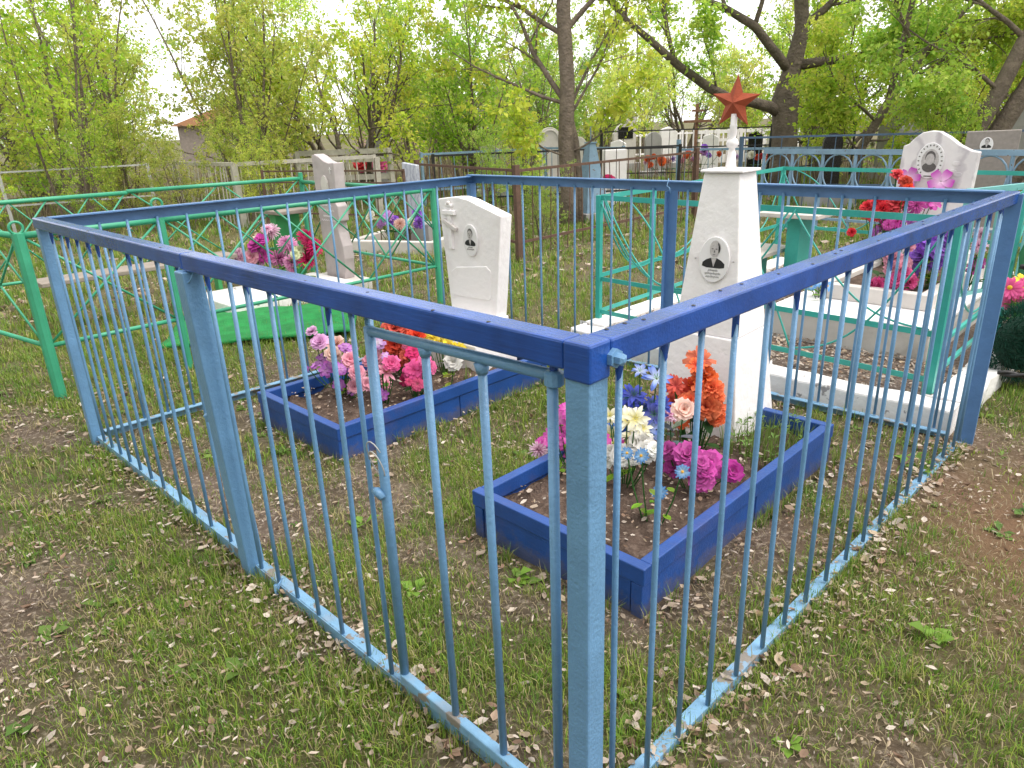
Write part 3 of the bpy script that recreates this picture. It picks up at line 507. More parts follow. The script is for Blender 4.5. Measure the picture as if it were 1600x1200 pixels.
FL={
'left_pink':[(2.622, 1.0, 0.42, 'rose', 0.064, 'palepink'), (2.563, 1.06, 0.406, 'rose', 0.067, 'peach'), (2.634, 1.012, 0.317, 'orchid', 0.061, 'purple'), (2.409, 0.988, 0.317, 'orchid', 0.062, 'purple'), (2.305, 0.976, 0.394, 'rose', 0.053, 'pink'), (2.459, 0.988, 0.224, 'orchid', 0.052, 'purple'), (2.26, 0.976, 0.335, 'rose', 0.053, 'pink'), (2.534, 0.976, 0.275, 'orchid', 0.06, 'purple'), (2.147, 0.952, 0.306, 'rose', 0.045, 'pink'), (2.757, 1.024, 0.24, 'orchid', 0.052, 'purple'), (2.433, 1.036, 0.412, 'orchid', 0.052, 'purple'), (2.557, 1.024, 0.319, 'orchid', 0.053, 'violetpink'), (2.363, 1.024, 0.229, 'orchid', 0.048, 'purple')],
'left_mix':[(2.321, 1.144, 0.361, 'rose', 0.058, 'pink'), (2.23, 1.132, 0.299, 'lily', 0.067, 'pink'), (2.206, 1.156, 0.347, 'rose', 0.054, 'hotpink'), (2.305, 1.168, 0.421, 'orchid', 0.058, 'lilac'), (2.371, 1.156, 0.269, 'rose', 0.052, 'pink'), (2.329, 1.18, 0.199, 'lily', 0.056, 'pink'), (2.272, 1.096, 0.182, 'orchid', 0.048, 'purple')],
'left_red':[(2.538, 1.438, 0.418, 'carn', 0.096, 'redorange'), (2.575, 1.498, 0.29, 'carn', 0.106, 'redorange'), (2.731, 1.51, 0.278, 'carn', 0.086, 'redorange'), (2.465, 1.498, 0.349, 'carn', 0.089, 'redorange'), (2.554, 1.438, 0.231, 'carn', 0.075, 'redorange'), (2.395, 1.414, 0.288, 'carn', 0.072, 'redorange')],
'left_zinnia':[(2.17, 1.264, 0.29, 'daisyd', 0.081, 'hotpink'), (2.104, 1.324, 0.31, 'daisyd', 0.054, 'hotpink'), (2.252, 1.336, 0.362, 'daisyd', 0.062, 'crimson'), (2.392, 1.36, 0.14, 'daisyd', 0.073, 'crimson'), (2.096, 1.288, 0.363, 'daisyd', 0.047, 'hotpink'), (2.115, 1.24, 0.231, 'daisyd', 0.047, 'crimson')],
'left_yellow':[(2.481, 1.6, 0.353, 'lily', 0.075, 'yellow'), (2.323, 1.564, 0.348, 'lily', 0.073, 'yellow'), (2.308, 1.624, 0.31, 'lily', 0.066, 'yellow'), (2.263, 1.66, 0.287, 'lily', 0.066, 'yellow'), (2.595, 1.624, 0.347, 'lily', 0.062, 'yellow'), (2.255, 1.54, 0.407, 'lily', 0.057, 'yellow')],
'left_white':[(2.066, 1.45, 0.306, 'rose', 0.061, 'white')],
'right_magenta':[(1.042, 1.126, 0.361, 'orchid', 0.052, 'magenta'), (1.074, 1.114, 0.285, 'orchid', 0.052, 'magenta'), (1.085, 1.198, 0.218, 'orchid', 0.054, 'magenta'), (0.868, 1.198, 0.288, 'orchid', 0.046, 'magenta'), (1.093, 1.174, 0.176, 'orchid', 0.049, 'magenta'), (1.154, 1.162, 0.201, 'orchid', 0.044, 'magenta'), (0.985, 1.162, 0.323, 'orchid', 0.052, 'magenta'), (0.936, 1.162, 0.252, 'orchid', 0.047, 'magenta'), (1.035, 1.162, 0.393, 'orchid', 0.042, 'magenta')],
'right_pinkmum':[(1.157, 1.124, 0.19, 'mum', 0.054, 'pinkwhite'), (1.026, 1.148, 0.128, 'mum', 0.035, 'pinkwhite')],
'right_white':[(0.744, 1.172, 0.421, 'lily', 0.073, 'cream'), (0.88, 1.256, 0.287, 'lily', 0.068, 'cream'), (0.711, 1.22, 0.322, 'rose', 0.065, 'white'), (0.756, 1.16, 0.276, 'rose', 0.06, 'white'), (0.879, 1.244, 0.38, 'lily', 0.051, 'cream'), (0.657, 1.184, 0.316, 'rose', 0.054, 'white'), (0.763, 1.244, 0.33, 'lily', 0.061, 'cream'), (0.825, 1.184, 0.245, 'rose', 0.056, 'white')],
'right_blue':[(0.809, 1.462, 0.492, 'lily', 0.074, 'blue'), (0.903, 1.438, 0.404, 'lily', 0.07, 'deepblue'), (0.901, 1.51, 0.318, 'lily', 0.067, 'deepblue'), (0.784, 1.414, 0.357, 'lily', 0.064, 'deepblue'), (0.801, 1.402, 0.299, 'lily', 0.064, 'blue'), (0.951, 1.486, 0.336, 'lily', 0.056, 'deepblue'), (0.777, 1.462, 0.388, 'lily', 0.048, 'deepblue')],
'right_orange':[(0.74, 1.668, 0.524, 'maple', 0.083, 'orange'), (0.69, 1.644, 0.426, 'maple', 0.077, 'orange'), (0.836, 1.68, 0.348, 'carn', 0.057, 'redorange'), (0.662, 1.608, 0.364, 'carn', 0.077, 'orange'), (0.723, 1.584, 0.376, 'carn', 0.06, 'orange'), (0.781, 1.56, 0.44, 'maple', 0.049, 'redorange'), (0.648, 1.68, 0.301, 'carn', 0.05, 'orange'), (0.823, 1.608, 0.343, 'carn', 0.045, 'redorange')],
'right_rose':[(0.751, 1.486, 0.342, 'carn', 0.043, 'pinkwhite'), (0.636, 1.39, 0.425, 'rose', 0.056, 'peach')],
'right_peony':[(0.59, 1.362, 0.253, 'peony', 0.067, 'magenta'), (0.523, 1.398, 0.222, 'peony', 0.072, 'magenta'), (0.658, 1.386, 0.177, 'peony', 0.058, 'magenta'), (0.494, 1.302, 0.215, 'peony', 0.06, 'magenta'), (0.525, 1.302, 0.234, 'peony', 0.05, 'magenta')],
'right_daisy':[(0.562, 1.002, 0.395, 'daisyy', 0.034, 'skyblue'), (0.421, 1.038, 0.366, 'daisyy', 0.033, 'skyblue'), (0.515, 1.05, 0.248, 'daisyy', 0.035, 'skyblue'), (0.647, 1.038, 0.365, 'daisyy', 0.03, 'skyblue')],
'lp_mums':[(5.671, 2.362, 0.617, 'mum', 0.11, 'pinkwhite'), (5.57, 2.464, 0.486, 'mum', 0.122, 'mauve'), (5.663, 2.193, 0.51, 'peony', 0.096, 'magenta'), (5.926, 2.132, 0.398, 'peony', 0.086, 'pinkwhite'), (5.669, 2.135, 0.411, 'peony', 0.083, 'pink'), (5.626, 2.383, 0.366, 'mum', 0.123, 'mauve'), (5.379, 2.553, 0.562, 'mum', 0.108, 'crimson'), (5.297, 2.585, 0.47, 'mum', 0.113, 'crimson'), (5.358, 2.523, 0.353, 'mum', 0.114, 'crimson'), (5.394, 2.462, 0.431, 'rose', 0.076, 'palegreen'), (5.739, 2.219, 0.319, 'peony', 0.078, 'pinkwhite'), (5.691, 2.267, 0.407, 'peony', 0.084, 'magenta'), (5.433, 2.398, 0.341, 'mum', 0.095, 'mauve')],
'rp_red':[(1.203, 5.05, 0.827, 'carn', 0.084, 'red'), (1.079, 5.032, 0.825, 'carn', 0.089, 'red'), (1.01, 5.068, 0.848, 'carn', 0.073, 'red'), (1.226, 5.032, 0.732, 'carn', 0.073, 'red'), (1.121, 5.122, 0.729, 'carn', 0.079, 'red'), (1.131, 5.122, 1.025, 'carn', 0.062, 'red'), (1.024, 4.978, 0.988, 'carn', 0.061, 'redorange'), (0.948, 5.05, 0.82, 'mum', 0.094, 'magenta'), (0.843, 5.032, 0.836, 'orchid', 0.077, 'magenta'), (1.152, 5.122, 0.654, 'mum', 0.091, 'magenta'), (1.04, 4.978, 0.702, 'mum', 0.077, 'magenta'), (0.989, 5.032, 0.723, 'orchid', 0.072, 'purple'), (1.208, 5.086, 0.601, 'orchid', 0.062, 'purple'), (1.148, 5.032, 0.568, 'orchid', 0.056, 'white')],
'rp_tulip':[(1.261, 4.71, 0.639, 'rose', 0.043, 'red')],
'rp_violet':[(0.608, 4.26, 0.675, 'peony', 0.096, 'violet'), (0.531, 4.26, 0.654, 'peony', 0.096, 'violet'), (0.672, 4.332, 0.593, 'peony', 0.088, 'violet'), (0.576, 4.332, 0.578, 'peony', 0.088, 'violet'), (0.677, 4.404, 0.692, 'peony', 0.074, 'purple'), (0.528, 4.278, 0.72, 'peony', 0.072, 'violet')],
'rp_pink':[(0.715, 4.186, 0.656, 'rose', 0.053, 'pink'), (0.762, 4.06, 0.596, 'peony', 0.07, 'pink'), (0.733, 4.186, 0.547, 'peony', 0.067, 'pink'), (0.784, 4.132, 0.508, 'rose', 0.057, 'pink'), (0.688, 4.114, 0.493, 'peony', 0.057, 'hotpink'), (0.668, 4.15, 0.435, 'carn', 0.062, 'hotpink'), (0.842, 4.096, 0.41, 'carn', 0.062, 'hotpink'), (0.72, 4.06, 0.461, 'peony', 0.061, 'hotpink'), (0.771, 4.078, 0.367, 'carn', 0.052, 'hotpink'), (0.692, 4.078, 0.386, 'carn', 0.047, 'hotpink')],
'rp_mum':[(0.432, 4.7, 0.614, 'mum', 0.067, 'pinkwhite'), (0.441, 4.754, 0.682, 'mum', 0.063, 'pinkwhite'), (0.454, 4.79, 0.442, 'orchid', 0.063, 'magenta'), (0.429, 4.772, 0.5, 'orchid', 0.063, 'magenta')],
'rp_blue':[(1.172, 3.968, 0.409, 'daisyy', 0.057, 'skyblue'), (1.08, 3.878, 0.406, 'daisyy', 0.047, 'skyblue'), (1.192, 3.896, 0.388, 'daisyy', 0.042, 'skyblue')],
'fr_daisy':[(0.076, 3.86, 0.526, 'daisyy', 0.084, 'hotpink'), (0.069, 3.986, 0.433, 'daisyy', 0.09, 'hotpink'), (0.021, 3.932, 0.513, 'daisyy', 0.076, 'hotpink'), (0.008, 4.022, 0.431, 'daisyy', 0.077, 'hotpink'), (0.055, 4.04, 0.541, 'daisyy', 0.068, 'yellow')],
}
PC = {'palepink': ((0.75,0.42,0.62),(0.70,0.40,0.66)), 'peach': ((0.80,0.22,0.10),(0.85,0.62,0.55)), 'purple': ((0.62,0.30,0.60),(0.36,0.05,0.44)), 'pink': ((0.75,0.16,0.30),(0.78,0.36,0.46)),
      'violetpink': ((0.6,0.2,0.5),(0.55,0.12,0.5)), 'hotpink': ((0.55,0.03,0.16),(0.80,0.10,0.34)), 'lilac': ((0.8,0.7,0.8),(0.46,0.16,0.56)), 'redorange': ((0.62,0.02,0.015),(0.80,0.075,0.02)),
      'crimson': ((0.30,0.0,0.05),(0.58,0.012,0.14)), 'yellow': ((0.72,0.50,0.02),(0.86,0.70,0.04)), 'white': ((0.78,0.75,0.62),(0.84,0.82,0.80)), 'magenta': ((0.75,0.22,0.55),(0.62,0.03,0.40)),
      'pinkwhite': ((0.72,0.16,0.42),(0.82,0.60,0.72)), 'cream': ((0.72,0.66,0.25),(0.84,0.82,0.74)), 'blue': ((0.75,0.82,0.9),(0.06,0.17,0.70)), 'deepblue': ((0.02,0.05,0.20),(0.03,0.06,0.55)),
      'orange': ((0.70,0.03,0.01),(0.85,0.17,0.03)), 'skyblue': ((0.5,0.7,0.8),(0.06,0.27,0.66)), 'mauve': ((0.50,0.05,0.30),(0.74,0.30,0.56)), 'palegreen': ((0.5,0.6,0.25),(0.66,0.68,0.42)),
      'red': ((0.45,0.0,0.02),(0.74,0.03,0.05)), 'violet': ((0.72,0.55,0.80),(0.26,0.06,0.62))}
def frame_of(nrm):
    nz = Vector(nrm).normalized(); a = Vector((0,0,1)) if abs(nz.z) < 0.95 else Vector((1,0,0)); x = a.cross(nz).normalized(); return x, nz.cross(x), nz
def petal(mb, X, Y, Z, az, el, L, w, bend, cup, ci, co, tip=0.55, ruf=0.0, base=0.08, rows=(0.0, 0.35, 0.7, 1.0)):
    """strip of a petal starting near the centre; el = rise at the base, bend = how far it turns outwards"""
    a, b = math.cos(az), math.sin(az); D = X*a + Y*b; S = Y*a - X*b; vs, cs = [], []
    p = D*base*L; e = el; step = 0
    for i, t in enumerate(rows):
        if i: dl = (t-rows[i-1])*L; e -= bend*(t-rows[i-1]); p = p + (D*math.cos(e)+Z*math.sin(e))*dl
        up = Z*math.cos(e) - D*math.sin(e); ww = w*(0.35 + 0.65*min(1, t/0.5)) if t < 0.6 else w*(1-(1-tip)*((t-0.6)/0.4))
        if i == 0: ww = w*0.3
        for s in (-0.5, 0, 0.5):
            r = rng.gauss(0, ruf)*L if ruf and t > 0.3 else 0
            vs.append(p + S*ww*s + up*(abs(s)*2*cup*w + r)); k = t**0.8
            cs.append(tuple(c0+(c1-c0)*k for c0, c1 in zip(ci, co)))
    o = len(mb.v); n = len(rows); mb.v.extend([tuple(q) for q in vs]); sh = rng.uniform(0.85, 1.12); mb.c.extend([tuple(min(0.95, c*sh) for c in q) for q in cs])
    for i in range(n-1):
        for j in (0, 1): mb.f.append((o+i*3+j, o+i*3+j+1, o+i*3+4+j, o+i*3+3+j))
def ball(mb, c, r, col, flat=0.6, n=8, Z=Vector((0,0,1))):
    X, Y, Zz = frame_of(Z); mb.col = col; vs = [c + Zz*r*flat]
    for e in (0.9, 0.3): vs += [c + (X*math.cos(2*math.pi*j/n)+Y*math.sin(2*math.pi*j/n))*r*math.cos(e*0.9) + Zz*r*flat*math.sin(e) for j in range(n)]
    mb.add(vs, [(0, 1+j, 1+(j+1)%n) for j in range(n)] + [(1+j, 1+n+j, 1+n+(j+1)%n, 1+(j+1)%n) for j in range(n)]); mb.col = (1,1,1)
def flower(kind, R, ck, nrm):
    fd = rng.uniform(0.72, 1.15); pale = rng.uniform(0.0, 0.10); ci, co = [tuple(min(0.92, c*fd*(1-pale)+pale*0.75) for c in q) for q in PC[ck]]; mb = MB(); X, Y, Z = frame_of(nrm); P = 2*math.pi
    def layer(n, el, L, w, bend, cup, tip=0.5, ruf=0.0, off=0.0, je=0.08, c0=None, c1=None):
        for i in range(n): petal(mb, X, Y, Z, P*(i+off)/n + rng.gauss(0, 0.06), el+rng.gauss(0, je), L*rng.uniform(0.88, 1.08), w*rng.uniform(0.9, 1.1), bend, cup, c0 or ci, c1 or co, tip, ruf)
    if kind == 'mum':
        for n, el, L in ((20, -0.15, 1.0), (18, 0.2, 0.98), (16, 0.5, 0.9), (13, 0.8, 0.8), (10, 1.1, 0.68), (7, 1.35, 0.6)): layer(n, el, R*L, R*0.17, 0.3, 0.15, 0.5, 0, rng.random())
    elif kind == 'carn':
        for n, el, L in ((13, -0.1, 1.0), (12, 0.3, 0.98), (11, 0.65, 0.9), (9, 1.0, 0.82), (6, 1.35, 0.75)): layer(n, el, R*L, R*0.36, 0.25, 0.1, 1.0, 0.07, rng.random(), 0.14)
    elif kind in ('rose', 'peony'):
        f = 0.05 if kind == 'peony' else 0.02
        for n, el, L in (((6, 0.25, 1.0), (6, 0.65, 0.92), (5, 1.0, 0.8), (4, 1.25, 0.66), (3, 1.45, 0.55)) if kind == 'rose' else ((7, 0.1, 1.05), (7, 0.4, 1.0), (6, 0.75, 0.9), (5, 1.1, 0.75), (4, 1.4, 0.6))): layer(n, el, R*L, R*0.95, 0.5, 0.16, 0.85, f, rng.random(), 0.1)
    elif kind == 'orchid':
        for i in range(3):
            c = (X*rng.uniform(-1, 1)+Y*rng.uniform(-1, 1))*R*0.35; k = MB()
            for j in range(5): petal(k, X, Y, Z, P*j/5+i, 0.5+rng.gauss(0, 0.1), R*0.72, R*0.62, 0.7, 0.12, ci, co, 0.7, 0.03)
            o = len(mb.v); mb.v += [tuple(Vector(v)+c+Z*R*0.15*i) for v in k.v]; mb.c += k.c; mb.f += [tuple(q+o for q in g) for g in k.f]
    elif kind in ('lily', 'maple'):
        rg = 0.03 if kind == 'lily' else 0.08
        layer(6, 0.75, R*1.1, R*0.48, 1.0, 0.12, 0.16 if kind == 'lily' else 0.6, rg); layer(5 if kind == 'lily' else 6, 0.95, R*0.95, R*0.42, 0.9, 0.12, 0.16 if kind == 'lily' else 0.6, rg, 0.5)
        if kind == 'lily':
            gc = {'blue': (0.05,0.30,0.06), 'deepblue': (0.05,0.22,0.05), 'cream': (0.72,0.62,0.10), 'yellow': (0.75,0.35,0.02), 'pink': (0.6,0.5,0.1)}.get(ck, (0.5,0.5,0.1))
            for i in range(6): petal(mb, X, Y, Z, P*i/6+0.3, 1.25, R*0.5, R*0.05, 0.3, 0, gc, gc)
    elif kind in ('daisyy', 'daisyd'):
        n = 13 if kind == 'daisyy' else 14
        if kind == 'daisyd': layer(14, -0.05, R, R*0.42, 0.35, -0.1, 0.9, 0.02); layer(12, 0.25, R*0.8, R*0.38, 0.35, -0.1, 0.9, 0.02, 0.5); layer(9, 0.6, R*0.55, R*0.3, 0.4, -0.1, 0.8, 0.02, 0.2)
        else: layer(n, 0.15, R, R*0.32, 0.25, -0.08, 0.55); layer(n, 0.35, R*0.85, R*0.28, 0.25, -0.08, 0.55, 0, 0.5); ball(mb, Z*R*0.10, R*0.22, (0.65, 0.42, 0.03) if ck != 'skyblue' else (0.75, 0.40, 0.06), 0.7, 8, Z)
    return mb
def leaf_shape(mb, p, d, L, w, col, droop=0.5):
    d = Vector(d).normalized(); s = d.cross(Vector((0,0,1))); s = s.normalized() if s.length > 1e-3 else Vector((1,0,0)); up = s.cross(d)
    vs, cs = [], []
    for t, ww, dr in ((0, 0.1, 0), (0.3, 0.85, 0.02), (0.6, 1.0, 0.12), (0.85, 0.6, 0.28), (1.0, 0.05, 0.42)):
        c = p + d*L*t - Vector((0,0,1))*L*dr*droop
        for q in (-0.5, 0, 0.5): vs.append(c + s*w*ww*q + up*abs(q)*w*0.35); cs.append(tuple(x*(0.7 if q == 0 else 1.0) for x in col))
    o = len(mb.v); mb.v += [tuple(v) for v in vs]; mb.c += cs
    for i in range(4):
        for j in (0, 1): mb.f.append((o+i*3+j, o+i*3+j+1, o+i*3+4+j, o+i*3+3+j))
CAMV = Vector((0, 0, CAM_H))
LG, DG, GG = (0.19, 0.36, 0.035), (0.04, 0.13, 0.03), (0.16, 0.22, 0.19)
def bouquet(key, label, base_z=0.12, base=None, leaf=LG, nleaf=8, lsize=0.06, name='flower_bouquet', group=None, lift=0.0, stemcol=(0.04, 0.14, 0.03)):
    hs_ = [h[:4]+(h[4]*0.77,)+h[5:] for h in FL[key]]
    if len(hs_) > 4: hs_ += [(h[0]+rng.gauss(0, h[4]*0.65), h[1]+rng.gauss(0, h[4]*0.5), h[2]+rng.gauss(0, h[4]*0.65), h[3], h[4]*rng.uniform(0.6, 0.85), h[5]) for h in hs_]
    cu = sum(h[0] for h in hs_)/len(hs_) if base is None else base[0]; cv = sum(h[1] for h in hs_)/len(hs_) if base is None else base[1]
    t = thing(name, label, 'flowers', cu, cv, base_z, group, rz=0.0); c0 = W(cu, cv, base_z); mean = sum((W(*h[:3]) for h in hs_), Vector())/len(hs_) - c0
    for (u, v, z, kind, R, ck) in hs_:
        z = max(z, base_z+0.03)+lift; p = W(u, v, z) - c0
        n = (CAMV - W(u, v, z)).normalized()*0.75 + Vector((0,0,0.35)) + (p-mean)*2.2 + Vector((rng.gauss(0,.15), rng.gauss(0,.15), rng.gauss(0,.12)))
        h = flower(kind, R, ck, n).build('flower_head', M_PETAL, t, p, smooth=True)
        q = Vector((p.x*0.25, p.y*0.25, 0)); nn = n.normalized()*R*0.12
        m = MB(); m.col = stemcol; m.tube([q+Vector((0,0,-0.02)), (q+p)*0.5+Vector((p.x*0.1, p.y*0.1, 0)), p-nn], 0.0028, 5).build('stem', M_PETAL, t)
    for i in range(nleaf):
        a = rng.random()*6.283; hh = rng.uniform(0.02, max(0.04, mean.z*0.8)); r = rng.uniform(0.2, 0.8)
        m = MB(); tgt = Vector(rng.choice([W(*h[:3])-c0 for h in hs_])); p = Vector((tgt.x*r, tgt.y*r, hh)); col = tuple(c*rng.uniform(0.75, 1.25) for c in leaf)
        leaf_shape(m, p, (math.cos(a), math.sin(a), rng.uniform(-0.1, 0.7)), lsize*rng.uniform(0.7, 1.3), lsize*0.5, col); m.build('leaf', M_PETAL, t, smooth=True)
    return t
bouquet('left_pink', 'purple and pink artificial roses at the front of the slant-topped headstone bed', base=(2.62, 1.08), nleaf=9)
bouquet('left_mix', 'pink roses and lilies left of the large hot pink zinnias', base=(2.30, 1.15), nleaf=7, leaf=(0.10, 0.22, 0.04))
bouquet('left_red', 'big shaggy red-orange artificial chrysanthemums on the slant-topped headstone bed', base=(2.5, 1.46), nleaf=5)
bouquet('left_zinnia', 'hot pink and crimson artificial zinnias behind the gate', base=(2.22, 1.3), nleaf=6, leaf=DG)
bouquet('left_yellow', 'bright yellow artificial lilies against the white headstone pedestal', base=(2.35, 1.62), nleaf=7, leaf=(0.30, 0.42, 0.04))
bouquet('left_white', 'single white artificial rose with lime leaves by the white pedestal', base=(2.12, 1.45), nleaf=9, leaf=(0.33, 0.45, 0.05), name='artificial_rose')
bouquet('right_magenta', 'magenta orchid spray partly hidden behind the blue corner post', base=(1.0, 1.17), nleaf=8)
bouquet('right_pinkmum', 'pale pink and white chrysanthemums leaning over the blue plank edge', base=(1.03, 1.1), nleaf=9)
bouquet('right_white', 'white lilies and white roses just right of the corner post', base=(0.79, 1.22), nleaf=10, leaf=(0.25, 0.40, 0.03))
bouquet('right_blue', 'blue artificial lilies left of the obelisk', base=(0.86, 1.46), nleaf=5, leaf=DG)
FL['right_orange'] += [(0.70, 1.66, 0.47, 'carn', 0.07, 'orange'), (0.76, 1.66, 0.40, 'carn', 0.07, 'redorange'), (0.66, 1.66, 0.35, 'carn', 0.07, 'orange'), (0.80, 1.64, 0.33, 'carn', 0.065, 'redorange')]
bouquet('right_orange', 'tall orange and red flowers in front of the obelisk', base=(0.72, 1.65), nleaf=6, leaf=DG, lsize=0.08)
bouquet('right_rose', 'pink carnation and peach rose with grey-green leaves in front of the obelisk', base=(0.70, 1.44), nleaf=9, leaf=GG, lsize=0.075)
bouquet('right_peony', 'magenta peonies low on the soil in front of the obelisk', base=(0.56, 1.35), nleaf=5, leaf=DG)
bouquet('right_daisy', 'small sky blue daisies with orange centres on the obelisk bed', base=(0.53, 1.03), nleaf=8, leaf=LG, lsize=0.05)
# ------------------------------------------------------------ left plot: green pipe fence, pink stone, bench, carpet
gf = thing('pipe_fence', 'green pipe fence with crossed lattice around the pink-grey headstone', 'fence', 4.15, 0.07)
def gl(du, dv, z): return (-(du), dv, z)          # offsets from the fence's near left corner
def gtube(a, b, r, name, par=None, m=None): return MB().tube([a, b], r, 8).build(name, m or M_GREEN, par or gf, smooth=True)
GA, GB, GC, GD, GE = (0, 0), (0.0, 0.78), (0.0, 3.03), (2.2, 3.06), (2.6, -0.45)
def gpost(p, w, h, ringed):
    o = MB().tube([gl(*p, -0.05), gl(*p, h)], w, 10).build('post', M_GREEN, gf)
    if ringed: MB().tube([gl(p[0]+0.0, p[1]+0.034*math.sin(a), h+0.03-0.034*math.cos(a)) for a in np.linspace(0, 2*math.pi, 17)], 0.008, 6).build('ring', M_GREEN, o, smooth=True)
for p, w, h, r in ((GA, 0.034, 1.0, True), (GB, 0.028, 1.055, True), (GC, 0.026, 1.035, False), (GD, 0.024, 1.08, False), (GE, 0.03, 1.0, True)): gpost(p, w, h, r)
def gside(a, b, n, zt=0.985, zb=0.335):
    gtube(gl(*a, zt), gl(*b, zt), 0.019, 'top_rail'); gtube(gl(*a, zb), gl(*b, zb), 0.014, 'bottom_rail')
    P = lambda t: (a[0]+(b[0]-a[0])*t, a[1]+(b[1]-a[1])*t)
    for i in range(n):
        t0, t1 = i/n, (i+1)/n
        gtube(gl(*P(t0+0.01), zt), gl(*P(t1-0.01), zb), 0.0075, 'lattice_rod'); gtube(gl(*P(t0+0.01), zb), gl(*P(t1-0.01), zt), 0.0075, 'lattice_rod')
        if n > 2:
            tm = (t0+t1)/2; gtube(gl(*P(tm), zt), gl(*P(t1-0.01), 0.66), 0.006, 'lattice_rod'); gtube(gl(*P(tm), zt), gl(*P(t0+0.01), 0.66), 0.006, 'lattice_rod')
gside(GA, GB, 1); gside(GB, GC, 3); gside(GC, GD, 3); gside(GD, (2.42, 1.4), 2, 1.02); gside((2.42, 1.4), GE, 3, 1.01); gside(GA, GE, 3)

pk = thing('headstone', 'pink-grey headstone with wavy top inside the green pipe fence', 'headstone', 5.54, 2.98)
prof = [(-0.20, 0.10), (0.17, 0.10), (0.21, 0.30), (0.20, 0.42), (0.15, 0.55), (0.135, 0.64), (0.185, 0.66), (0.185, 0.80), (0.14, 0.84), (0.185, 0.95), (0.195, 1.20), (0.10, 1.195), (0.0, 1.215), (-0.09, 1.255), (-0.17, 1.275), (-0.225, 1.262), (-0.23, 1.1), (-0.21, 0.6)]
MB().prism([(x*0.88, z) for x, z in prof], -0.055, 0.06).build('slab', M_PINKST, pk, bevel=0.008); MB().box(-0.33, 0.33, -0.14, 0.14, -0.03, 0.10).build('plinth', M_CREAM, pk, bevel=0.01)
MB().prism([(-0.055, 0.93), (0.055, 0.93), (0.06, 1.02), (0.03, 1.07), (0, 1.085), (-0.03, 1.07), (-0.06, 1.02)], -0.072, -0.055).build('relief_icon', M_CREAM, pk, bevel=0.004)
MB().box(-0.003, 0.003, -0.064, -0.055, 1.10, 1.16).box(-0.016, 0.016, -0.0645, -0.055, 1.135, 1.141).build('engraved_cross', M_CERAM, pk, (0.11, 0, 0))
for i, (w, z) in enumerate(((0.09, 0.80), (0.12, 0.755), (0.08, 0.70), (0.12, 0.66))):
    k = 14; MB().tube([(-0.02-w+2*w*j/k, -0.061, z+(0.008 if j % 2 else -0.008)) for j in range(k+1)], 0.0022, 4).build('inscription', M_CERAM, pk)
tag(MB().box(-0.36, 0.36, -0.62, 0.62, -0.04, 0.12).build('grave_slab', M_CURB, None, W(5.53, 2.26, 0), (0, 0, FA), bevel=0.012), 'low white concrete grave slab under the pink and crimson chrysanthemums', 'grave slab')
bouquet('lp_mums', 'pink, mauve and crimson chrysanthemums on the low white slab', 0.12, (5.5, 2.4), (0.20, 0.33, 0.06), 16, 0.13)
# artificial turf carpet
def carpet():
    c = [(4.66, 0.85), (3.83, 1.98), (4.70, 2.60), (5.55, 1.45)]; n = 26; V, F = [], []
    for j in range(n+1):
        for i in range(n+1):
            s, t = i/n, j/n; u = (c[0][0]*(1-s)+c[1][0]*s)*(1-t)+(c[3][0]*(1-s)+c[2][0]*s)*t; v = (c[0][1]*(1-s)+c[1][1]*s)*(1-t)+(c[3][1]*(1-s)+c[2][1]*s)*t
            p = W(u, v); e = min(s, 1-s, t, 1-t); V.append((p.x, p.y, 0.030+0.014*min(1, e*6)+0.010*math.sin(u*7+v*3)+0.006*math.sin(v*17+u*5)+0.004*math.sin(u*31)))
    for j in range(n):
        for i in range(n): a = j*(n+1)+i; F.append((a, a+n+1, a+n+2, a+1))
    m = MB(); m.add(V, F); o = m.build('turf_carpet', surf('green_turf_mat', (0.014, 0.27, 0.062), 0.9, 0.25, 12, 140, 1.0, 0.02), smooth=True)
    s = o.modifiers.new('thick', 'SOLIDIFY'); s.thickness = 0.02; s.offset = -1
    return tag(o, 'bright green artificial turf carpet spread by the green pipe fence', 'carpet')
carpet()
def bench(name, label, cat, u, v, L, wd, h, along_v, mt, ml, leg_w=0.04):
    t = thing(name, label, cat, u, v, rz=FA + (math.pi/2 if along_v else 0))
    MB().box(-L/2, L/2, -wd/2, wd/2, h-0.035, h).build('top' if cat == 'table' else 'seat', mt, t, bevel=0.006)
    for x in ((-L/2+0.16, L/2-0.16) if L > 0.7 else (0,)): MB().box(x-leg_w/2, x+leg_w/2, -min(wd*0.36, leg_w*1.1), min(wd*0.36, leg_w*1.1), -0.05, h-0.036).build('leg', ml, t, bevel=0.006)
    return t
bench('bench', 'weathered plank bench on green legs inside the green pipe fence', 'bench', 5.92, 1.25, 1.6, 0.30, 0.44, True, M_PLANK, M_GREENL)
bench('table', 'small plank table on a green leg beside the pink-grey headstone', 'table', 6.1, 2.75, 0.5, 0.38, 0.76, False, M_PLANK, M_GREENL, 0.12)

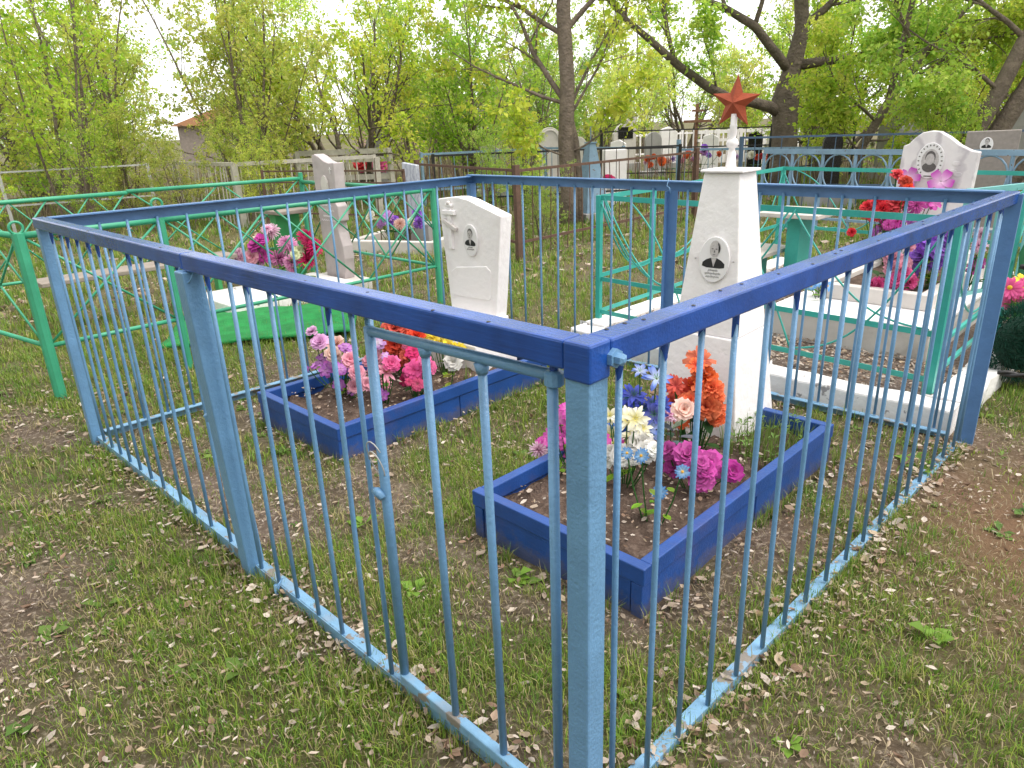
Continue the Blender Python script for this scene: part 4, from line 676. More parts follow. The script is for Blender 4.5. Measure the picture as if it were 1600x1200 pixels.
# ------------------------------------------------------------ right plot: teal fence on a white kerb, white grave, marble stone
tf = thing('metal_fence', 'teal angle-iron fence with curved rods around the marble headstone plot', 'fence', 0.2, 3.02)
def tl_(u, v, z): return (-(u-0.2), v-3.02, z)
TW, T0, T1 = 2.42, 3.06, 6.05
def tbar(a, b, w, h, name): return MB().bar(a, b, w, h).build(name, M_TEAL, tf)
for u, v, w in ((0.2, 3.04, 0.05), (TW, 3.16, 0.035), (TW+0.02, 3.85, 0.034), (TW+0.03, 4.95, 0.034), (TW+0.06, 6.15, 0.036), (1.3, 6.1, 0.03), (0.2, 6.0, 0.04), (0.2, 4.5, 0.034)):
    MB().box(-w/2, w/2, -w/2, w/2, -0.05, 1.0).build('post', M_TEAL, tf, tl_(u, v, 0.0))
def tside(a, b, zs, arcs, r=0.006):
    for z, h in zs: tbar(tl_(a[0], a[1], z), tl_(b[0], b[1], z), 0.006 if h > 0.025 else 0.02, h, 'rail')
    n = len(zs)
    for (t0, t1, z0, z1, bow) in arcs:
        pts = []
        for k in range(15):
            s = k/14; t = t0+(t1-t0)*s; z = z0+(z1-z0)*s + bow*math.sin(math.pi*s); pts.append(tl_(a[0]+(b[0]-a[0])*t, a[1]+(b[1]-a[1])*t, z))
        MB().tube(pts, r, 5).build('curved_rod', M_TEAL, tf, smooth=True)
tside((TW, 3.16), (0.2, 3.04), ((0.985, 0.034), (0.42, 0.03), (0.18, 0.03)), ((0.0, 0.33, 0.97, 0.44, -0.18), (0.02, 0.35, 0.99, 0.43, -0.20), (0.12, 0.34, 0.97, 0.20, 0.12), (0.30, 0.62, 0.44, 0.97, -0.16), (0.33, 0.64, 0.43, 0.99, -0.20), (0.42, 0.66, 0.97, 0.2, 0.12), (0.64, 0.98, 0.97, 0.44, -0.16), (0.66, 0.99, 0.2, 0.97, -0.2)))
tside((TW, 3.16), (TW+0.06, 6.15), ((0.985, 0.034), (0.44, 0.03), (0.18, 0.03)), ((0.0, 0.22, 0.97, 0.46, -0.2), (0.02, 0.24, 0.96, 0.45, -0.22), (0.24, 0.60, 0.45, 0.97, -0.2), (0.26, 0.60, 0.46, 0.97, -0.24), (0.6, 0.8, 0.97, 0.45, -0.2), (0.8, 1.0, 0.45, 0.97, -0.2)))
tside((TW+0.06, 6.15), (0.2, 6.0), ((0.985, 0.034), (0.44, 0.03)), ((0.0, 0.25, 0.97, 0.46, -0.2), (0.25, 0.5, 0.46, 0.97, -0.2), (0.5, 0.75, 0.97, 0.46, -0.2), (0.75, 1.0, 0.46, 0.97, -0.2), (0.05, 0.3, 0.98, 0.46, 0.1)))
tside((0.2, 3.04), (0.2, 6.0), ((0.985, 0.034), (0.36, 0.02), (0.2, 0.02)), ((0.0, 0.3, 0.97, 0.4, -0.2), (0.3, 0.6, 0.4, 0.97, -0.2), (0.6, 1.0, 0.97, 0.4, -0.2)))
kerb = thing('kerb', 'whitewashed concrete kerb around the teal-fenced plot', 'kerb', 0.0, 2.78)
def kb(u0, u1, v0, v1, h, name='kerb_block'):
    n = max(2, int(max(u1-u0, v1-v0)/0.12)); lng = (u1-u0) > (v1-v0); m = MB()
    P = []
    for i in range(n+1):
        s = i/n; j = lambda k: rng.gauss(0, k)
        if lng: x = -(u0+(u1-u0)*s); q = [(x, v0-2.78+j(.004), -0.08), (x, v0-2.78+j(.006), h+j(.004)), (x, v1-2.78+j(.004), h+j(.004)), (x, v1-2.78, -0.08)]
        else: y = v0-2.78+(v1-v0)*s; q = [(-u0+j(.004), y, -0.08), (-u0+j(.006), y, h+j(.004)), (-u1+j(.004), y, h+j(.004)), (-u1, y, -0.08)]
        P += q
    fs = [tuple(range(4)), tuple(range(n*4+3, n*4-1, -1))]
    for i in range(n): fs += [(i*4+k, i*4+(k+1) % 4, i*4+4+(k+1) % 4, i*4+4+k) for k in range(4)]
    if not lng: fs = [tuple(reversed(f)) for f in fs]
    m.add(P, [tuple(reversed(f)) for f in fs]); o = m.build(name, M_CURB, kerb, bevel=0.012); return o
kb(0.02, 1.0, 2.80, 2.95, 0.125); kb(1.005, 2.10, 2.81, 2.96, 0.13); kb(2.105, 2.40, 2.84, 2.99, 0.12); kb(2.26, 2.45, 2.995, 6.1, 0.13); kb(0.0, 0.17, 2.955, 6.1, 0.12); kb(0.175, 2.25, 6.0, 6.15, 0.12)
gv = MB(); n = 40
gv.add([tuple(W(u, v, 0.09)) for u, v in ((0.15, 2.93), (2.28, 2.93), (2.28, 6.02), (0.15, 6.02))], [(0, 3, 2, 1)])
tag(gv.build('gravel', surf('brown_gravel', (0.17, 0.125, 0.10), 0.95, 0.5, 55, 90, 1.0, 0.03, stain=(0.30, 0.24, 0.20), stain_scale=45, stain_at=0.5)), None, None, None, 'structure')
wg = thing('grave_plinth', 'two-tiered white concrete grave plinth with planting bed in the teal-fenced plot', 'grave plinth', 0.84, 4.6)
MB().box(-0.47, 0.47, -1.0, 1.0, 0.0, 0.275).build('base', M_CREAM, wg, bevel=0.008); MB().box(-0.485, 0.485, -1.015, 1.015, 0.276, 0.30).build('top_slab', M_WHITE, wg, bevel=0.006)
for x0, x1, y0, y1 in ((-0.36, 0.36, -0.62, -0.54), (-0.36, 0.36, 0.62, 0.70), (-0.36, -0.28, -0.538, 0.618), (0.28, 0.36, -0.538, 0.618)): MB().box(x0, x1, y0, y1, 0.301, 0.40).build('bed_edge', M_CREAM, wg, bevel=0.006)
MB().box(-0.278, 0.278, -0.536, 0.616, 0.302, 0.365).build('soil', M_SOIL, wg)
mh = thing('headstone', 'white veined marble headstone with large oval portrait behind the violet flowers', 'headstone', 1.0, 5.62)
mp = [(-0.29, 0.42), (0.25, 0.42), (0.275, 1.165), (0.22, 1.175), (0.14, 1.215), (0.06, 1.275), (-0.01, 1.315), (-0.07, 1.322), (-0.13, 1.31), (-0.18, 1.27), (-0.22, 1.225), (-0.255, 1.212)]
MB().prism(mp, -0.04, 0.05).build('slab', M_MARBLE, mh, bevel=0.007); MB().box(-0.34, 0.34, -0.10, 0.10, 0.30, 0.42).build('plinth', M_MARBLE, mh, bevel=0.008)
ovr = MB().prism(arc(-0.045, 1.10, 0.098, 0.135), -0.05, -0.038).build('portrait_plaque', M_CERAM, mh, bevel=0.004)
for i in range(22):
    a = 2*math.pi*i/22; MB().box(-0.006, 0.006, -0.0015, 0, -0.004, 0.004).build('lettering', M_MIDG, ovr, (-0.045+0.082*math.cos(a), -0.0502, 1.10+0.116*math.sin(a)), (0, -a, 0)) if not 4.1 < a < 5.3 else None
MB().prism(arc(-0.045, 1.10, 0.062, 0.088), -0.0515, -0.050).build('printed_background', M_FACE, ovr); MB().prism(arc(-0.045, 1.052, 0.050, 0.036), -0.053, -0.0516).build('printed_suit', M_MIDG, ovr)
MB().prism(arc(-0.045, 1.128, 0.036, 0.046), -0.0535, -0.0517).build('printed_hair', M_MIDG, ovr); MB().prism(arc(-0.045, 1.112, 0.031, 0.042), -0.0545, -0.0536).build('printed_face', M_FACE, ovr)
for i in range(2): MB().box(-0.03, 0.03, -0.001, 0, -0.004, 0.004).build('date', M_MIDG, ovr, (-0.045, -0.0502, 0.985-0.0*i)) if i == 0 else None
for x, z in ((0.14, 1.08), (0.16, 1.0), (0.12, 1.02)): MB().prism(arc(x, z, 0.03, 0.018, 14), -0.043, -0.039).build('carved_leaf', M_MARBLE, mh, bevel=0.002)
MB().box(-0.24, 0.25, -0.044, -0.039, 0.855, 0.862).build('carved_line', M_MARBLE, mh)
for k, (du, z, R) in enumerate(((0.17, 0.97, 0.075), (-0.06, 0.95, 0.085))):
    t = thing('orchid_flower', ('magenta and white orchid bloom left of the oval portrait on the marble headstone', 'magenta and white orchid bloom right of the oval portrait on the marble headstone')[k], 'flower', 1.0+du, 5.55, z, 'orchid blooms on the marble headstone', rz=0)
    m = MB(); X, Y, Z = frame_of((-0.5, -0.75, 0.3))
    for j in range(5): petal(m, X, Y, Z, 2*math.pi*j/5+k, 0.25, R, R*0.85, 0.2, 0.08, (0.85, 0.62, 0.8), (0.52, 0.05, 0.45), 0.75, 0.02)
    m.build('petals', M_PETAL, t, smooth=True)
bouquet('rp_red', 'red carnations and magenta blooms piled before the marble headstone', 0.36, (1.08, 5.02), DG, 14, 0.12)
bouquet('rp_tulip', 'single red bud on a thin stem beside the white grave plinth', 0.31, (1.24, 4.7), LG, 2, 0.06, 'artificial_tulip')
bouquet('rp_violet', 'large violet and white artificial petunias behind the blue top rail', 0.36, (0.62, 4.35), LG, 12, 0.11)
bouquet('rp_pink', 'pink roses and carnations at the front of the white grave plinth bed', 0.36, (0.78, 4.15), DG, 14, 0.11)
bouquet('rp_mum', 'pale pink and magenta blooms seen between the last blue bars', 0.30, (0.47, 4.72), DG, 6, 0.10)
bouquet('rp_blue', 'sky blue daisies on the white grave plinth corner', 0.30, (1.15, 3.95), LG, 5, 0.07)
bench('table', 'white-topped table on a teal leg in the teal-fenced plot', 'table', 1.80, 5.05, 0.5, 0.55, 0.735, False, M_TABLE, M_TEAL, 0.11)
bench('bench', 'white-topped bench on a teal leg in the teal-fenced plot', 'bench', 2.06, 4.85, 0.34, 0.62, 0.425, False, M_TABLE, M_TEAL, 0.10)

# ------------------------------------------------------------ far right: twisted black rails, wreath and pink daisies
tw = thing('iron_fence', 'black fence of twisted iron rails beyond the right blue post', 'fence', -0.03, 3.35, rz=FA)
def twisted(a, b, r=0.011):
    a, b = Vector(a), Vector(b); d = (b-a); n = int(d.length/0.012); t = d.normalized(); s = t.cross(Vector((0,0,1))).normalized(); up = s.cross(t); m = MB()
    for ph in (0, math.pi): m.tube([a+d*(i/n)+(s*math.cos(i*0.45+ph)+up*math.sin(i*0.45+ph))*r*0.7 for i in range(n+1)], r, 5)
    return m.build('twisted_rail', M_BLACK, tw, smooth=True)
twisted((0.0, 0.0, 0.74), (2.2, 0.3, 0.74)); twisted((0.0, 0.0, 0.19), (2.2, 0.3, 0.19))
for x in (1.1, 2.2): MB().box(-0.016, 0.016, -0.016, 0.016, -0.05, 0.95).build('post', M_BLACK, tw, (x, 0.3*x/2.2, 0))
for x in (0.55, 1.65): MB().tube([(x-0.2, 0.1, 0.2), (x-0.22, 0.1, 0.45), (x, 0.1, 0.52), (x+0.2, 0.1, 0.45), (x+0.22, 0.1, 0.7)], 0.008, 5).build('scroll', M_BLACK, tw, smooth=True)
wr = thing('grave_wreath', 'dark green needle wreath standing under the pink daisies at the right edge', 'wreath', -0.06, 3.75, 0.0, rz=0); m = MB()
for i in range(6000):
    a = rng.random()*6.283; b = rng.random()*6.283; R, r = 0.11, 0.13
    c = Vector(((R+r*0.7*math.cos(b))*math.cos(a), 0.06*math.sin(b), 0.26+(R+r*0.7*math.cos(b))*math.sin(a))); d = Vector((math.cos(a)*math.cos(b)+rng.gauss(0,.5), math.sin(b)+rng.gauss(0,.5), math.sin(a)*math.cos(b)+rng.gauss(0,.5))).normalized()*0.055
    s = d.cross(Vector((rng.random(), rng.random(), rng.random()))).normalized()*0.0028; k = rng.uniform(0.6, 1.4); m.col = (0.018*k, 0.075*k, 0.05*k); m.add([c-s, c+s, c+d], [(0, 1, 2)])
m.build('needles', M_PETAL, wr); m = MB(); m.tube([(0.09*math.cos(a), 0, 0.26+0.09*math.sin(a)) for a in np.linspace(0, 6.283, 25)], 0.07, 8).build('hoop', surf('wreath_core', (0.012, 0.045, 0.03), 0.9), wr, smooth=True)
bouquet('fr_daisy', 'hot pink daisies with yellow centres above the dark wreath at the right edge', 0.28, (-0.03, 3.92), (0.16, 0.36, 0.04), 12, 0.12)
pt = thing('flower_pot', 'dark green pot with pale rim behind the twisted black rail', 'pot', 0.06, 4.5, 0.0, rz=0)
MB().lathe([(0.07, 0.0), (0.10, 0.55), (0.11, 0.62), (0.09, 0.70), (0.05, 0.75)], 16).build('body', surf('green_pot', (0.03, 0.16, 0.06), 0.4), pt, smooth=True); MB().lathe([(0.045, 0.752), (0.07, 0.765), (0.05, 0.785), (0.0, 0.80)], 14).build('lid', M_CURB, pt, smooth=True)
# ------------------------------------------------------------ other plots behind
def wthing(name, label, cat, x, y, group=None, rz=0.0): return thing(name, label, cat, group=group, rz=rz, loc=(x, y, 0.0))
def run_fence(name, label, pts, m, zs, step, rod=0.007, rail=(0.03, 0.03), post=0.05, ph=1.0, posts=True, zb=0.05, rise=0.0, jit=0.012, bars=True):
    """pts: world xy corners; each side gets rails at zs, posts at the corners and upright rods"""
    t = wthing(name, label, 'fence', pts[0][0], pts[0][1]); o = Vector((pts[0][0], pts[0][1], 0))
    for i, p in enumerate(pts):
        if posts: MB().box(-post/2, post/2, -post/2, post/2, -0.05, ph).build('post', m, t, (p[0]-o.x, p[1]-o.y, 0), (rng.gauss(0, .02), rng.gauss(0, .02), 0.6))
    for a, b in zip(pts[:-1], pts[1:]):
        a, b = Vector((*a, 0))-o, Vector((*b, 0))-o; L = (b-a).length
        for z in zs: MB().bar(a+Vector((0,0,z)), b+Vector((0,0,z)), *rail).build('rail', m, t)
        if not bars: continue
        n = max(1, int(L/step)); me = MB().tube([(0, 0, zb), (0, 0, max(zs)+rise)], rod, 4).build('bar', m, t, (a+(b-a)*(0.5/n)))
        for k in range(1, n): obj('bar', me.data, t, a+(b-a)*((k+0.5)/n), (rng.gauss(0, jit), rng.gauss(0, jit), 0))
    return t
def stone(name, label, x, y, poly, depth, m, rz=0.0, plinth=None, pm=None, group=None, bev=0.008):
    t = wthing(name, label, 'headstone', x, y, group, rz); MB().prism(poly, -depth/2, depth/2).build('slab', m, t, bevel=bev)
    if plinth: w, d, h = plinth; MB().box(-w/2, w/2, -d/2, d/2, -0.03, h).build('plinth', pm or M_GREYC, t, bevel=0.008)
    return t
def archp(w, z0, z1, n=12): return [(-w/2, z0), (w/2, z0)] + [(w/2*math.cos(a), z1-w/2+w/2*math.sin(a)) for a in np.linspace(0, math.pi, n)]
rf = run_fence('iron_fence', 'rusty brown iron fence with thin rods behind the white headstone', [(-1.22, 10.4), (0.14, 8.1), (2.86, 11.0)], M_RUST, (1.0, 0.22), 0.155, 0.006, (0.02, 0.03), 0.06, 1.06, jit=0.03)
run_fence('iron_fence', 'thin black iron fence between the tree trunk and the far graves', [(-1.2, 12.6), (3.1, 13.2)], M_BLACK, (1.02, 0.3), 0.2, 0.006, (0.025, 0.03), 0.04, 1.05)
run_fence('iron_fence', 'thin black rail fence below the rusty cross', [(2.1, 16.0), (5.4, 15.2), (8.2, 17.5)], M_BLACK, (1.25, 0.9, 0.4), 0.30, 0.006, (0.025, 0.025), 0.04, 1.3)
sf = run_fence('iron_fence', 'black scrollwork fence with two top rails behind the pink-grey headstone', [(-3.4, 10.4), (-1.25, 9.3)], M_RUST, (0.98, 0.83, 0.42), 0.28, 0.006, (0.016, 0.02), 0.03, 1.0)
for k in range(6):
    p = Vector((-3.4, 10.4, 0)).lerp(Vector((-1.25, 9.3, 0)), 0.42+0.1*k) - Vector((-3.4, 10.4, 0))
    MB().tube([p+Vector((0.07*math.cos(a), -0.035*math.cos(a), 0.72+0.09*math.sin(a))) for a in np.linspace(0, 6.283, 17)], 0.006, 5).build('scroll', M_BLACK, sf)
stone('headstone', 'small blue-grey marble stele behind the scrollwork fence', -1.22, 9.75, [(-0.11, 0.28), (0.11, 0.28), (0.10, 1.02), (-0.11, 1.06)], 0.09, M_BMARBLE, -0.3, (0.5, 0.3, 0.28))
gc = wthing('grave_kerb', 'low grey concrete kerb in front of the small blue-grey stele', 'grave kerb', -1.45, 9.0, rz=-0.35)
for x0, x1, y0, y1 in ((-0.62, 0.62, -0.05, 0.05), (-0.62, -0.52, 0.06, 0.9), (0.52, 0.62, 0.06, 0.9)): MB().box(x0, x1, y0, y1, -0.03, 0.16).build('kerb_block', M_CREAM, gc, bevel=0.01)
def small_flowers(label, x, y, z, cols, n, spread, R, hgt=0.18, kinds=('carn', 'peony', 'mum'), name='flower_bouquet', group=None):
    t = thing(name, label, 'flowers', loc=(x, y, z), rz=0.0, group=group)
    for i in range(n):
        p = Vector((rng.gauss(0, spread), rng.gauss(0, spread*0.5), hgt+abs(rng.gauss(0, spread*0.5)))); nrm = (CAMV-Vector((x, y, z))).normalized()*0.8+Vector((p.x*2, p.y*2, 0.4))
        flower(rng.choice(kinds), R*rng.uniform(0.8, 1.2), cols[i % len(cols)], nrm).build('flower_head', M_PETAL, t, p, smooth=True)
        m = MB(); m.col = (0.04, 0.13, 0.03); m.tube([(p.x*0.4, p.y*0.4, -0.02), tuple(p)], 0.004, 4).build('stem', M_PETAL, t)
    m = MB()
    for i in range(12): a = rng.random()*6.283; leaf_shape(m, Vector((rng.gauss(0, spread*0.5), 0, hgt*0.5)), (math.cos(a), math.sin(a), 0.3), 0.12, 0.06, DG)
    m.build('leaves', M_PETAL, t); return t
small_flowers('lilac, purple and salmon blooms before the small blue-grey stele', -1.42, 9.25, 0.14, ('lilac', 'violet', 'peach', 'cream', 'violet', 'lilac'), 12, 0.15, 0.07)
small_flowers('pink and white wreath on a stick by the old grey headstone', -2.75, 15.5, 0.55, ('hotpink', 'white', 'hotpink', 'red'), 7, 0.14, 0.14)
small_flowers('orange blooms on the far grave left of the rusty cross', 3.55, 16.4, 0.32, ('orange', 'peach', 'pinkwhite', 'orange'), 10, 0.3, 0.075)
small_flowers('violet and pink blooms right of the orange ones on the far grave', 4.35, 16.6, 0.38, ('violet', 'pink', 'orange', 'lilac'), 12, 0.35, 0.075)
small_flowers('red and white blooms on the far grave below the star', 5.9, 17.0, 0.3, ('red', 'white', 'cream', 'redorange'), 8, 0.3, 0.075)
small_flowers('yellow and white blooms on the far grave right of the star', 7.6, 17.5, 0.45, ('yellow', 'cream', 'white'), 9, 0.3, 0.085)
small_flowers('tiny crimson bloom by the white far stele', 1.85, 13.3, 0.3, ('crimson',), 3, 0.05, 0.07)
# stones and monuments
stone('headstone', 'old grey rough headstone leaning under the dark bush', -2.72, 16.2, [(-0.22, 0.3), (0.26, 0.3), (0.32, 1.2), (0.2, 1.42), (0.02, 1.45), (-0.22, 1.25)], 0.14, M_GREYC, 0.2, (0.9, 0.5, 0.32))
a = stone('headstone', 'round-topped carved white headstone left of the tree trunk', 1.05, 17.0, archp(0.5, 0.3, 1.38), 0.16, M_CREAM, 0.1, (0.7, 0.4, 0.3)); MB().tube([(0.19*math.cos(q), -0.085, 1.13+0.19*math.sin(q)) for q in np.linspace(0, math.pi, 14)], 0.02, 5).build('carved_arch', M_CREAM, a)
stone('headstone', 'plain white stele right of the blue-grey steel obelisk', 2.02, 13.6, [(-0.22, 0.0), (0.22, 0.0), (0.21, 0.98), (-0.21, 0.98)], 0.16, M_WHITE, 0.2)
a = stone('headstone', 'pale headstone with dark square plate in the distance', 3.55, 22.0, [(-0.32, 0.25), (0.32, 0.25), (0.34, 1.55), (0.1, 1.5), (-0.22, 1.3), (-0.34, 1.1)], 0.18, M_CREAM, 0.1, (0.9, 0.5, 0.28)); MB().box(-0.24, 0.2, -0.012, 0.0, -0.16, 0.16).build('plate', M_BLACKST, a, (0.03, -0.092, 1.12))
a = stone('headstone', 'white gabled headstone right of the one with the dark plate', 4.95, 22.5, [(-0.26, 0.2), (0.26, 0.2), (0.26, 1.08), (0.0, 1.24), (-0.26, 1.16)], 0.16, M_WHITE, 0.15, (0.7, 0.5, 0.22))
stone('headstone', 'black stele behind the ornate pale blue fence', 5.38, 12.2, archp(0.30, 0.0, 1.17), 0.10, M_BLACKST, -0.2, (0.8, 0.4, 0.2))
a = stone('headstone', 'grey granite headstone with small oval portrait right of the marble one', 5.56, 8.5, [(-0.25, 0.0), (0.25, 0.0), (0.27, 1.23), (-0.25, 1.22)], 0.1, surf('brown_grey_granite', (0.27, 0.235, 0.215), 0.5, 0.12, 30, 80, 0.15), -0.55, (0.7, 0.4, 0.15)); portrait(a, -0.04, -0.05, 1.07, 0.065, 0.085, 0, False, 0)
stone('headstone', 'distant grey headstone between the leaning trunks', 8.9, 17.0, archp(0.7, 0.2, 1.75), 0.18, M_GREYC, -0.3, (1.0, 0.5, 0.25))
stone('headstone', 'distant pale headstone behind the right-hand leaning trunk', 9.9, 14.0, [(-0.4, 0.2), (0.4, 0.2), (0.36, 1.5), (-0.38, 1.45)], 0.18, M_GREYC, -0.4, (1.0, 0.5, 0.25))
for k, (label, x, y, w_, h_, m_) in enumerate((('small pale arched headstone just right of the near tree trunk', 1.9, 19.0, 0.42, 1.12, M_CREAM), ('small white headstone below the low limb of the old tree', 3.0, 19.5, 0.40, 1.0, M_WHITE), ('small grey arched headstone left of the rusty cross', 4.0, 20.0, 0.44, 1.15, M_GREYC), ('small white arched headstone right of the rusty cross', 5.6, 20.2, 0.42, 1.05, M_WHITE), ('small pale headstone right of the red star', 7.3, 20.0, 0.46, 1.15, M_CREAM), ('small dark headstone behind the far flowers', 6.4, 19.0, 0.36, 1.1, M_BLACKST), ('grey arched headstone left of the leaning trunks', 7.4, 13.6, 0.46, 1.25, M_GREYC), ('small grey arched headstone behind the pale blue low fence', -0.3, 16.0, 0.42, 1.1, M_GREYC))):
    stone('headstone', label, x, y, archp(w_, 0.15, h_) if k % 2 == 0 else [(-w_/2, 0.15), (w_/2, 0.15), (w_/2*0.95, h_*0.9), (0.02, h_), (-w_/2, h_*0.94)], 0.13, m_, rng.uniform(-0.3, 0.3), (w_*1.5, 0.4, 0.16), group='small far headstones')
bo = wthing('obelisk', 'grey-blue sheet steel obelisk right of the near tree trunk', 'obelisk', 1.34, 11.5, rz=0.5)
MB().frustum((0.22, 0.22), (0.055, 0.055), 0.14, 1.16).build('shaft', M_GBLUE, bo, bevel=0.006); MB().box(-0.07, 0.07, -0.07, 0.07, 1.161, 1.18).build('cap', M_GBLUE, bo); MB().lathe([(0.008, 1.18), (0.008, 1.42)], 8).build('spike', M_GBLUE, bo); MB().box(-0.27, 0.27, -0.27, 0.27, -0.05, 0.139).build('base', M_GREYC, bo, bevel=0.01)
M_RUSTL = surf('light_rust', (0.26, 0.13, 0.085), 0.8, 0.2, 15)
cx = wthing('metal_cross', 'tall rusty brown three-barred metal cross left of the star', 'cross', 4.62, 18.0, rz=0.1)
MB().box(-0.03, 0.03, -0.03, 0.03, -0.1, 1.78).build('upright', M_RUSTL, cx); MB().box(-0.33, 0.33, -0.022, 0.022, 1.36, 1.42).build('crossbar', M_RUSTL, cx, (0, -0.053, 0)); MB().box(-0.14, 0.14, -0.022, 0.022, 1.60, 1.65).build('crossbar', M_RUSTL, cx, (0, -0.053, 0)); MB().box(-0.2, 0.2, -0.022, 0.022, -0.022, 0.022).build('crossbar', M_RUSTL, cx, (0, -0.053, 0.72), (0, 0.4, 0))
# white far enclosure: panel fence with openings
wf = run_fence('picket_fence', 'long white picket fence far behind the graves', [(3.9, 24.0), (6.1, 25.5), (10.4, 26.5)], M_WHITE, (0.98, 0.4), 0.26, 0.028, (0.03, 0.05), 0.08, 1.08, rise=0.05, jit=0.0)
pw = wthing('panel_wall', 'white openwork panel wall left of the star', 'wall', 7.1, 23.6, rz=0.08)
for i in range(6):
    for z0, z1 in ((0.1, 0.35), (0.52, 0.60), (0.74, 0.82), (0.98, 1.08)): MB().box(-1.1+i*0.37, -0.735+i*0.37, -0.04, 0.04, z0, z1).build('panel', M_WHITE, pw)
for i in range(7): MB().box(-1.15+i*0.37, -1.06+i*0.37, -0.055, 0.055, 0.0, 1.10).build('pillar', M_WHITE, pw)
run_fence('pipe_fence', 'grey galvanised pipe fence under the left trees', [(-10.5, 12.0), (-8.1, 12.0), (-6.3, 13.2)], M_STEEL, (1.03, 0.5), 1.2, 0.018, (0.026, 0.026), 0.05, 1.05, bars=False)
run_fence('picket_fence', 'weathered pale picket fence left of the pink-grey headstone', [(-6.0, 13.6), (-4.35, 12.1), (-2.3, 13.4)], M_OLDW, (1.02,), 0.13, 0.012, (0.05, 0.06), 0.09, 1.0, jit=0.02)
run_fence('plank_fence', 'pale horizontal plank barrier right behind the pink-grey headstone', [(-4.0, 14.6), (-2.2, 14.6)], M_OLDW, (1.08, 0.93, 0.6), 0.5, 0.02, (0.03, 0.10), 0.09, 1.12)
run_fence('iron_fence', 'pale blue low fence behind the rusty one', [(-1.6, 14.6), (0.9, 15.6), (2.3, 14.2)], M_GBLUE, (0.98, 0.3), 0.25, 0.008, (0.03, 0.04), 0.05, 1.02)
run_fence('iron_fence', 'blue metal fence in front of the far flowers', [(3.3, 14.0), (5.6, 12.6)], M_GBLUE, (0.92, 0.3), 0.22, 0.008, (0.03, 0.04), 0.06, 1.1)
# ornate pale blue fence with rings
of = wthing('iron_fence', 'ornate pale blue fence with big rings behind the marble headstone', 'fence', 3.5, 10.0)
A, B = Vector((0, 0, 0)), Vector((2.35, -2.9, 0)); B2 = Vector((4.9, -1.6, 0))
for P0, P1, n in ((A, B, 9), (B, B2, 6)):
    for z, h in ((1.02, 0.06), (0.52, 0.035), (0.2, 0.03)): MB().bar(P0+Vector((0,0,z)), P1+Vector((0,0,z)), 0.03, h).build('rail', M_GBLUE, of)
    for i in range(n+1): q = P0.lerp(P1, i/n); MB().bar(q+Vector((0,0,-0.05)), q+Vector((0,0,1.0)), 0.035, 0.02).build('upright', M_GBLUE, of)
    d = (P1-P0).normalized(); r = (P1-P0).length/n*0.46
    for i in range(n): q = P0.lerp(P1, (i+0.5)/n); MB().tube([q+d*r*math.cos(t)+Vector((0,0,0.77+0.22*math.sin(t))) for t in np.linspace(0, 6.283, 21)], 0.011, 5).build('ring', M_GBLUE, of, smooth=True)
run_fence('iron_fence', 'dark blue rail fence behind the ornate ringed one', [(3.9, 12.2), (6.4, 11.0), (9.2, 10.4)], surf('dark_blue_old', (0.07, 0.12, 0.20), 0.6), (1.14, 0.4), 0.35, 0.008, (0.022, 0.03), 0.05, 1.16)
run_fence('iron_fence', 'pale teal fence at the right edge behind the flowers', [(2.95, 4.6), (4.6, 5.4)], surf('pale_teal', (0.16, 0.42, 0.42), 0.5), (0.98, 0.3), 0.12, 0.009, (0.03, 0.04), 0.05, 1.0)
# house beyond the trees
hs_ = wthing('house', 'pale pinkish house half hidden behind the spreading bush', 'house', -5.0, 44, rz=0.25)
MB().box(-3.2, 3.2, 0, 6, 0, 2.7).build('wall', surf('pink_plaster', (0.42, 0.29, 0.24), 0.9, 0.1, 2), hs_); MB().prism([(-3.5, 2.65), (3.5, 2.65), (0.0, 4.6)], -0.3, 6.3).build('roof', surf('roof_sheet', (0.30, 0.19, 0.15), 0.8), hs_)
for x in (-1.6, 1.6): w_o = MB().box(-0.5, 0.5, -0.06, 0.0, 0.9, 2.1).build('window', M_WHITE, hs_, (x, 0, 0)); MB().box(-0.4, 0.4, -0.07, -0.061, 1.0, 2.0).build('pane', M_BLACKST, w_o)
h2 = wthing('shed', 'low brown shed with orange-brown roof behind the left trees', 'shed', -14.5, 40, rz=0.1); MB().box(-2.5, 2.5, 0, 4, 0, 2.0).build('wall', M_PLANK, h2); MB().prism([(-2.8, 1.95), (2.8, 1.95), (0.0, 2.9)], -0.3, 4.3).build('roof', surf('rust_roof', (0.40, 0.20, 0.10), 0.8), h2)
